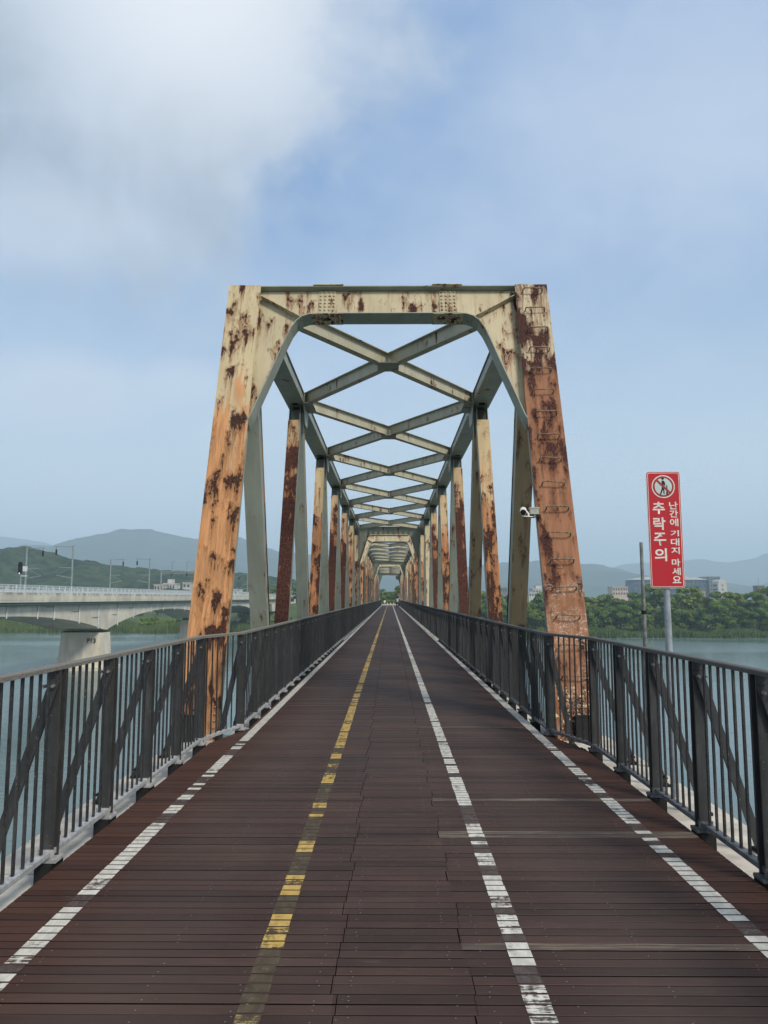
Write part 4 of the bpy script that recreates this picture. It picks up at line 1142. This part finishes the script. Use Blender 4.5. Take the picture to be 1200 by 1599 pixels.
# railway signal
sg = thing('railway_signal', 'black railway signal with one white light on the railway bridge', 'signal', (fm + 1.7, 108.5, 1.42))
MB().tube([(0, 0, 0), (0, 0, 3.9)], .11, 8).build('pole', M_mast, sg)
mb = MB(); mb.prism([(.42 * math.cos(a_) * .75, 4.35 + (.55 if math.sin(a_) > 0 else -.55) + .34 * math.sin(a_)) for a_ in [k * math.pi / 8 for k in range(16)]], FS, -.35, -.22); mb.build('signal_head', M_blk, sg)
mb = MB(); mb.tube([(-.02, -.36, 3.62), (-.02, -.60, 3.58)], .13, 8, caps=False); mb.tube([(-.02, -.36, 4.2), (-.02, -.60, 4.16)], .13, 8, caps=False); mb.tube([(-.02, -.36, 4.8), (-.02, -.60, 4.76)], .13, 8, caps=False); mb.build('hood', M_blk, sg)
ml, n, b = new_mat('lit_signal_lamp'); b.inputs['Emission Color'].default_value = (1, .95, .85, 1); b.inputs['Emission Strength'].default_value = 1.6
MB().tube([(-.02, -.362, 3.62), (-.02, -.372, 3.62)], .12, 10).build('lamp', ml, sg)
mb = MB(); mb.box(.25, .75, -.25, .25, 3.9, 4.6); mb.box(.1, .8, -.3, .3, 3.2, 3.3); mb.build('equipment_box', M_wrail, sg)
MB().tube([(.75, 0, 2.6), (.75, 0, 3.9)], .04, 6).build('ladder', M_mast, sg)

# ------------------------------------------------------------------ distant buildings
def bmat(name, c): return simple(name, c, .8, .08, .3)
M_bw = bmat('pale_render_wall', (0.50, 0.48, 0.44)); M_bp = bmat('pink_render_wall', (0.52, 0.40, 0.33)); M_bb = bmat('brown_brick_wall', (0.16, 0.095, 0.075))
M_win = simple('dark_window_glass', (0.05, 0.07, 0.09), .25, .1, 1); M_blue = simple('blue_curtain_glass', (0.05, 0.09, 0.15), .25, .25, .4)
M_roofw = bmat('white_metal_roof', (0.50, 0.54, 0.52)); M_roofo = bmat('orange_tile_roof', (0.40, 0.16, 0.08)); M_roofg = bmat('grey_roof', (0.16, 0.17, 0.17))
def block(px0, px1, pytop, Y, depth, wall, label, name='building', rows=3, cols=6, roof=None, cat='building', pent=False, base=-6.0):
    a_, b_ = at(px0, pytop, Y), at(px1, pytop, Y); h_ = a_.z - base; wdt = b_.x - a_.x
    t = thing(name, label, cat, (a_.x, Y, base))
    wl = MB().box(0, wdt, 0, depth, 0, h_).build('wall', wall, t)
    up = min(h_, rows * 3.4)
    cw = wdt / cols; rh = up / rows
    for r_ in range(rows):
        for c_ in range(cols):
            x0 = cw * (c_ + .2); z0 = h_ - rh * (r_ + .75)
            MB().box(x0, x0 + cw * .6, -.10, .0, z0, z0 + rh * .5).build('window', M_win, t)
    MB().box(-.3, wdt + .3, -.3, depth + .3, h_ + .002, h_ + .45).build('roof', roof or wall, t)
    if pent: MB().box(wdt * .25, wdt * .6, depth * .2, depth * .8, h_ + .45, h_ + 3.0).build('roof_room', wall, t)
    return t
block(240, 254, 914, 470, 10, M_bp, 'peach apartment block at the foot of the left hill', rows=3, cols=3)
block(255, 273, 912.5, 480, 12, M_bw, 'pale apartment block with roof room at the left hill foot', rows=3, cols=4, pent=True)
block(285, 297, 911, 500, 10, M_bw, 'small pale block just left of the left end post', rows=3, cols=2)
block(355, 371, 922, 420, 14, M_bw, 'cream building with two dark windows seen behind the railway bridge', rows=2, cols=3)
block(371, 386, 926, 424, 12, M_bw, 'lower cream wing building right beside the two-windowed one', rows=1, cols=3)
block(454, 482, 923, 430, 12, M_bw, 'white building seen between the second pair of left truss members', rows=2, cols=4)
block(832, 858, 921, 620, 16, M_bw, 'white stepped building over the trees left of the ladder post', rows=2, cols=6, pent=True)
block(826, 838, 926, 600, 14, M_bw, 'small white house roof above trees beside the stepped building', rows=1, cols=3)
block(778, 792, 919, 610, 10, M_roofg, 'flat dark roofed building seen between right truss diagonals', rows=1, cols=4)
block(956, 980, 917.5, 620, 14, M_bp, 'pinkish building with flat roof left of the bare pole', rows=2, cols=6)
block(1083, 1100, 924, 500, 12, M_bp, 'low pink roofed house in front of the blue glass building', rows=1, cols=3, roof=M_roofo)
# blue glass office with white tower
Y = 720; a_ = at(988, 906, Y); b_ = at(1104, 906, Y); base = -6
t = thing('office_building', 'long blue glass office building with pale curved roof behind the red sign', 'building', (a_.x, Y, base))
wdt = b_.x - a_.x; h_ = a_.z - base
MB().box(0, wdt, 0, 24, 0, h_).build('wall', M_blue, t)
for i in range(18): x_ = wdt * (i + .5) / 18; MB().box(x_ - .15, x_ + .15, -.22, 0, 0, h_).build('mullion', M_roofg, t)
for i in range(5): MB().box(0, wdt, -.18, 0, h_ - 4.4 * i - 4.0, h_ - 4.4 * i - 3.5).build('spandrel', M_roofg, t)
mb = MB(); k = 14
pr_ = [(wdt * i / k, h_ + .4 + 3.4 * math.sin(math.pi * min(1, max(0, (i / k))))) for i in range(k + 1)] + [(wdt, h_ + .02), (0, h_ + .02)]
mb.prism(pr_, lambda a1, b1, c1: Vector((a1, c1, b1)), -.8, 25); mb.build('roof', M_roofw, t)
c0 = at(1104, 903, Y).x - a_.x; c1_ = at(1121, 903, Y).x - a_.x
cb = MB().box(c0 + .01, c1_, -3, 22, 0, h_ + 3).build('stair_block', M_roofg, t)
for i in range(6):
    for j in range(3): MB().box(c0 + 1 + j * 3.1, c0 + 3.2 + j * 3.1, -3.12, -3.0, h_ - 3.3 * i, h_ - 3.3 * i + 1.8).build('window', M_blue, cb)
Y = 690; a_ = at(1120, 911, Y); b_ = at(1133.5, 911, Y)
t = thing('tower_block', 'white tower block with rounded top at the end of the glass office', 'building', (a_.x, Y, base))
wdt = b_.x - a_.x; h_ = a_.z - base
mb = MB(); mb.prism([(0, 0), (wdt, 0)] + [(wdt / 2 + wdt / 2 * math.cos(q), h_ + 3.2 * math.sin(q)) for q in [k * math.pi / 10 for k in range(11)]], lambda a1, b1, c1: Vector((a1, c1, b1)), 0, 14); mb.build('wall', M_bw, t)
for i in range(6):
    MB().box(-.08, 0, 3, 11, h_ - 3.6 * i - 3, h_ - 3.6 * i - 1.4).build('window', M_win, t)
    MB().box(wdt * .42, wdt * .58, -.1, 0, h_ - 3.6 * i - 3, h_ - 3.6 * i - 1.4).build('window', M_win, t)
# brown tower with aerial
t = block(1181, 1192, 916, 560, 7, M_bb, 'square brown brick tower with a roof aerial above the trees', 'brick_tower', rows=3, cols=2, roof=M_roofg)
q = at(1185, 916, 560); MB().tube([(2.2, 3, q.z + 6.4), (2.2, 3, q.z + 12)], .12, 5).build('aerial', M_mast, t)

# ------------------------------------------------------------------ end of the walkway
M_pave = simple('pale_paving', (0.36, 0.31, 0.27), .9, .12, 1.2)
mb = MB(); mb.add([(-2.4, YEND + .05, -.02), (2.4, YEND + .05, -.02), (3.0, 196, .02), (-3.0, 196, .02)], [(0, 1, 2, 3)]); structure(mb.build('path', M_pave))
def hut(X, Y, wdt, dep, hh, roofm, label):
    t = thing('hut', label, 'hut', (X, Y, -.12))
    MB().box(-wdt / 2, wdt / 2, 0, dep, 0, hh).build('wall', M_bw, t)
    mb = MB(); mb.prism([(-wdt / 2 - .5, hh - .05), (wdt / 2 + .5, hh - .05), (0, hh + 1.2)], lambda a1, b1, c1: Vector((a1, c1, b1)), -.5, dep + .5); mb.build('roof', roofm, t)
    MB().box(-.45, .45, -.06, 0, .05, 2.05).build('door', M_win, t)
    MB().box(wdt / 2 - 1.4, wdt / 2 - .6, -.06, 0, 1.0, 1.9).build('window', M_win, t)
hut(-5.0, 205, 4.6, 5, 2.3, simple('brown_tile_roof', (0.16, 0.11, 0.09), .8, .1, 2), 'small hut with brown roof left of the walkway end')
hut(5.2, 215, 5.6, 5, 2.5, M_roofo, 'small hut with orange roof right of the walkway end')
t = thing('street_lamp', 'slender pale street lamp beyond the end of the walkway', 'street lamp', (-2.35, 262, -.12))
MB().tube([(0, 0, 0), (0, 0, 3.6)], [.10, .07], 8).build('pole', M_wrail, t); mb = MB(); mb.tube([(0, 0, 3.5), (.5, 0, 3.75), (.9, 0, 3.75)], [.06, .08, .09], 6); mb.build('lamp_head', M_wrail, t)
t = thing('round_mirror', 'round white convex traffic mirror at the left of the walkway end', 'traffic mirror', (-1.15, 176, -.1))
MB().tube([(0, 0, 0), (0, 0, .75)], .035, 8).build('pole', M_wrail, t)
MB().tube([(0, -.02, .85), (0, -.06, .85)], [.27, .25], 20).build('mirror', M_wht, t)
for i, x_ in enumerate((-.55, .15, .85)):
    t = thing('stone_bollard', 'pale low stone bollard, %s across the walkway end' % ('leftmost', 'middle one', 'rightmost')[i], 'bollard', (x_, 171, -.02), 'bollards closing the walkway end')
    MB().tube([(0, 0, 0), (0, 0, .10), (0, 0, .42), (0, 0, .50)], [.20, .19, .17, .10], 12).build('body', M_bp, t)

# walking person, seen from behind
M_skin = simple('skin', (0.42, 0.26, 0.19), .6, .05, 20); M_shirt = simple('white_shirt_cloth', (0.55, 0.57, 0.60), .85, .08, 12); M_trou = simple('dark_trouser_cloth', (0.018, 0.022, 0.035), .85, .1, 12); M_hair = simple('black_hair', (0.012, 0.010, 0.009), .7, .1, 40)
def skinned(name, verts, edges, mat, parent, root=0, sub=2):
    me = bpy.data.meshes.new(name); me.from_pydata([v[:3] for v in verts], edges, []); me.materials.append(mat)
    o = link(name, me, parent)
    sk = o.modifiers.new('skin', 'SKIN'); 
    if not me.skin_vertices: 
        bpy.context.view_layer.objects.active = o; o.select_set(True)
    ld = me.skin_vertices[0].data if me.skin_vertices else None
    if ld is not None:
        for i, v in enumerate(verts):
            ld[i].radius = (v[3], v[4] if len(v) > 4 else v[3]); ld[i].use_root = (i == root)
    sk.use_smooth_shade = True
    sb_ = o.modifiers.new('sub', 'SUBSURF'); sb_.levels = sub; sb_.render_levels = sub
    return o
def person(X, Y, label, shirt, ph, rz=0.0):
    t = thing('person', label, 'person', (X, Y, 0.0), None, rz)
    # facing +Y (walking away); x = side
    V = [(0, 0, .96, .135, .10), (0, .01, 1.12, .13, .095), (0, .02, 1.30, .155, .10), (0, .02, 1.43, .10, .08), (0, .02, 1.50, .052, .052), (0, .035, 1.60, .078, .09), (0, .035, 1.70, .07, .085),
         (-.19, .02, 1.40, .055, .055), (-.25, .02 - .06 * ph, 1.14, .042, .042), (-.27, .06 + .02 * ph, .90, .034, .034), (-.27, .08, .82, .035, .022),
         (.19, .02, 1.40, .055, .055), (.25, .02 + .06 * ph, 1.14, .042, .042), (.27, .10 + .02 * ph, .90, .034, .034), (.27, .13, .82, .035, .022),
         (-.10, 0, .88, .088, .088), (-.11, .10 * ph, .50, .058, .058), (-.11, .02 * ph, .10, .042, .042), (-.11, .13, .045, .038, .035),
         (.10, 0, .88, .088, .088), (.11, -.06 * ph, .50, .058, .058), (.11, -.25 * ph, .12, .042, .042), (.11, -.13, .045, .038, .035)]
    E = [(0, 1), (1, 2), (2, 3), (3, 4), (4, 5), (5, 6), (3, 7), (7, 8), (8, 9), (9, 10), (3, 11), (11, 12), (12, 13), (13, 14), (0, 15), (15, 16), (16, 17), (17, 18), (0, 19), (19, 20), (20, 21), (21, 22)]
    skinned('body', V, E, M_skin, t)
    g_ = .014
    T = [(0, 0, .90, .150, .125), (0, .01, 1.10, .150, .115), V[2], V[3], V[7], (V[7][0] * .6 + V[8][0] * .4, V[8][1] * .4 + .01, 1.30, .05, .05), V[11], (V[11][0] * .6 + V[12][0] * .4, V[12][1] * .4 + .01, 1.30, .05, .05)]
    T = [(a1, b1, c1, r1 + .022, r2 + .026) for a1, b1, c1, r1, r2 in T]
    skinned('shirt', T, [(0, 1), (1, 2), (2, 3), (3, 4), (4, 5), (3, 6), (6, 7)], shirt, t)
    T = [(a1, b1, c1, r1 + g_, r2 + g_) for a1, b1, c1, r1, r2 in (V[0], V[15], V[16], V[17], V[19], V[20], V[21])]
    skinned('trousers', T, [(0, 1), (1, 2), (2, 3), (0, 4), (4, 5), (5, 6)], M_trou, t)
    mb = MB(); 
    for j in range(5):
        pass
    mb.tube([(0, .00, 1.60), (0, .01, 1.68), (0, .02, 1.76), (0, .03, 1.79)], [.075, .098, .085, .02], 12); mb.build('hair', M_hair, t)
    for s_, vv in ((-1, V[18]), (1, V[22])): MB().tube([(vv[0], vv[1] - .16, .05), (vv[0], vv[1] - .05, .055), (vv[0], vv[1] + .09, .04)], [.035, .05, .04], 8).build('shoe', M_hair, t)
person(1.15, 119, 'person in a white top and dark trousers walking on the right lane', M_shirt, 1.0)
person(1.62, 139, 'person in dark clothes farther along by the right railing', M_trou, -1.0)

# ------------------------------------------------------------------ air
mh = bpy.data.materials.new('haze_air'); mh.use_nodes = True
for q in list(mh.node_tree.nodes):
    if q.type == 'BSDF_PRINCIPLED': mh.node_tree.nodes.remove(q)
vp = mh.node_tree.nodes.new('ShaderNodeVolumePrincipled'); vp.inputs['Color'].default_value = (0.66, 0.84, 1.0, 1); vp.inputs['Density'].default_value = 0.00038; vp.inputs['Anisotropy'].default_value = 0.0
out = [q for q in mh.node_tree.nodes if q.type == 'OUTPUT_MATERIAL'][0]; mh.node_tree.links.new(vp.outputs[0], out.inputs['Volume'])
zt_ = 420.0
o = MB().box(-7600, 7600, -700, 7000, WZ - 8, zt_).build('haze', mh)
topstuff(o, 'pale blue summer haze filling the air over the river', 'haze')
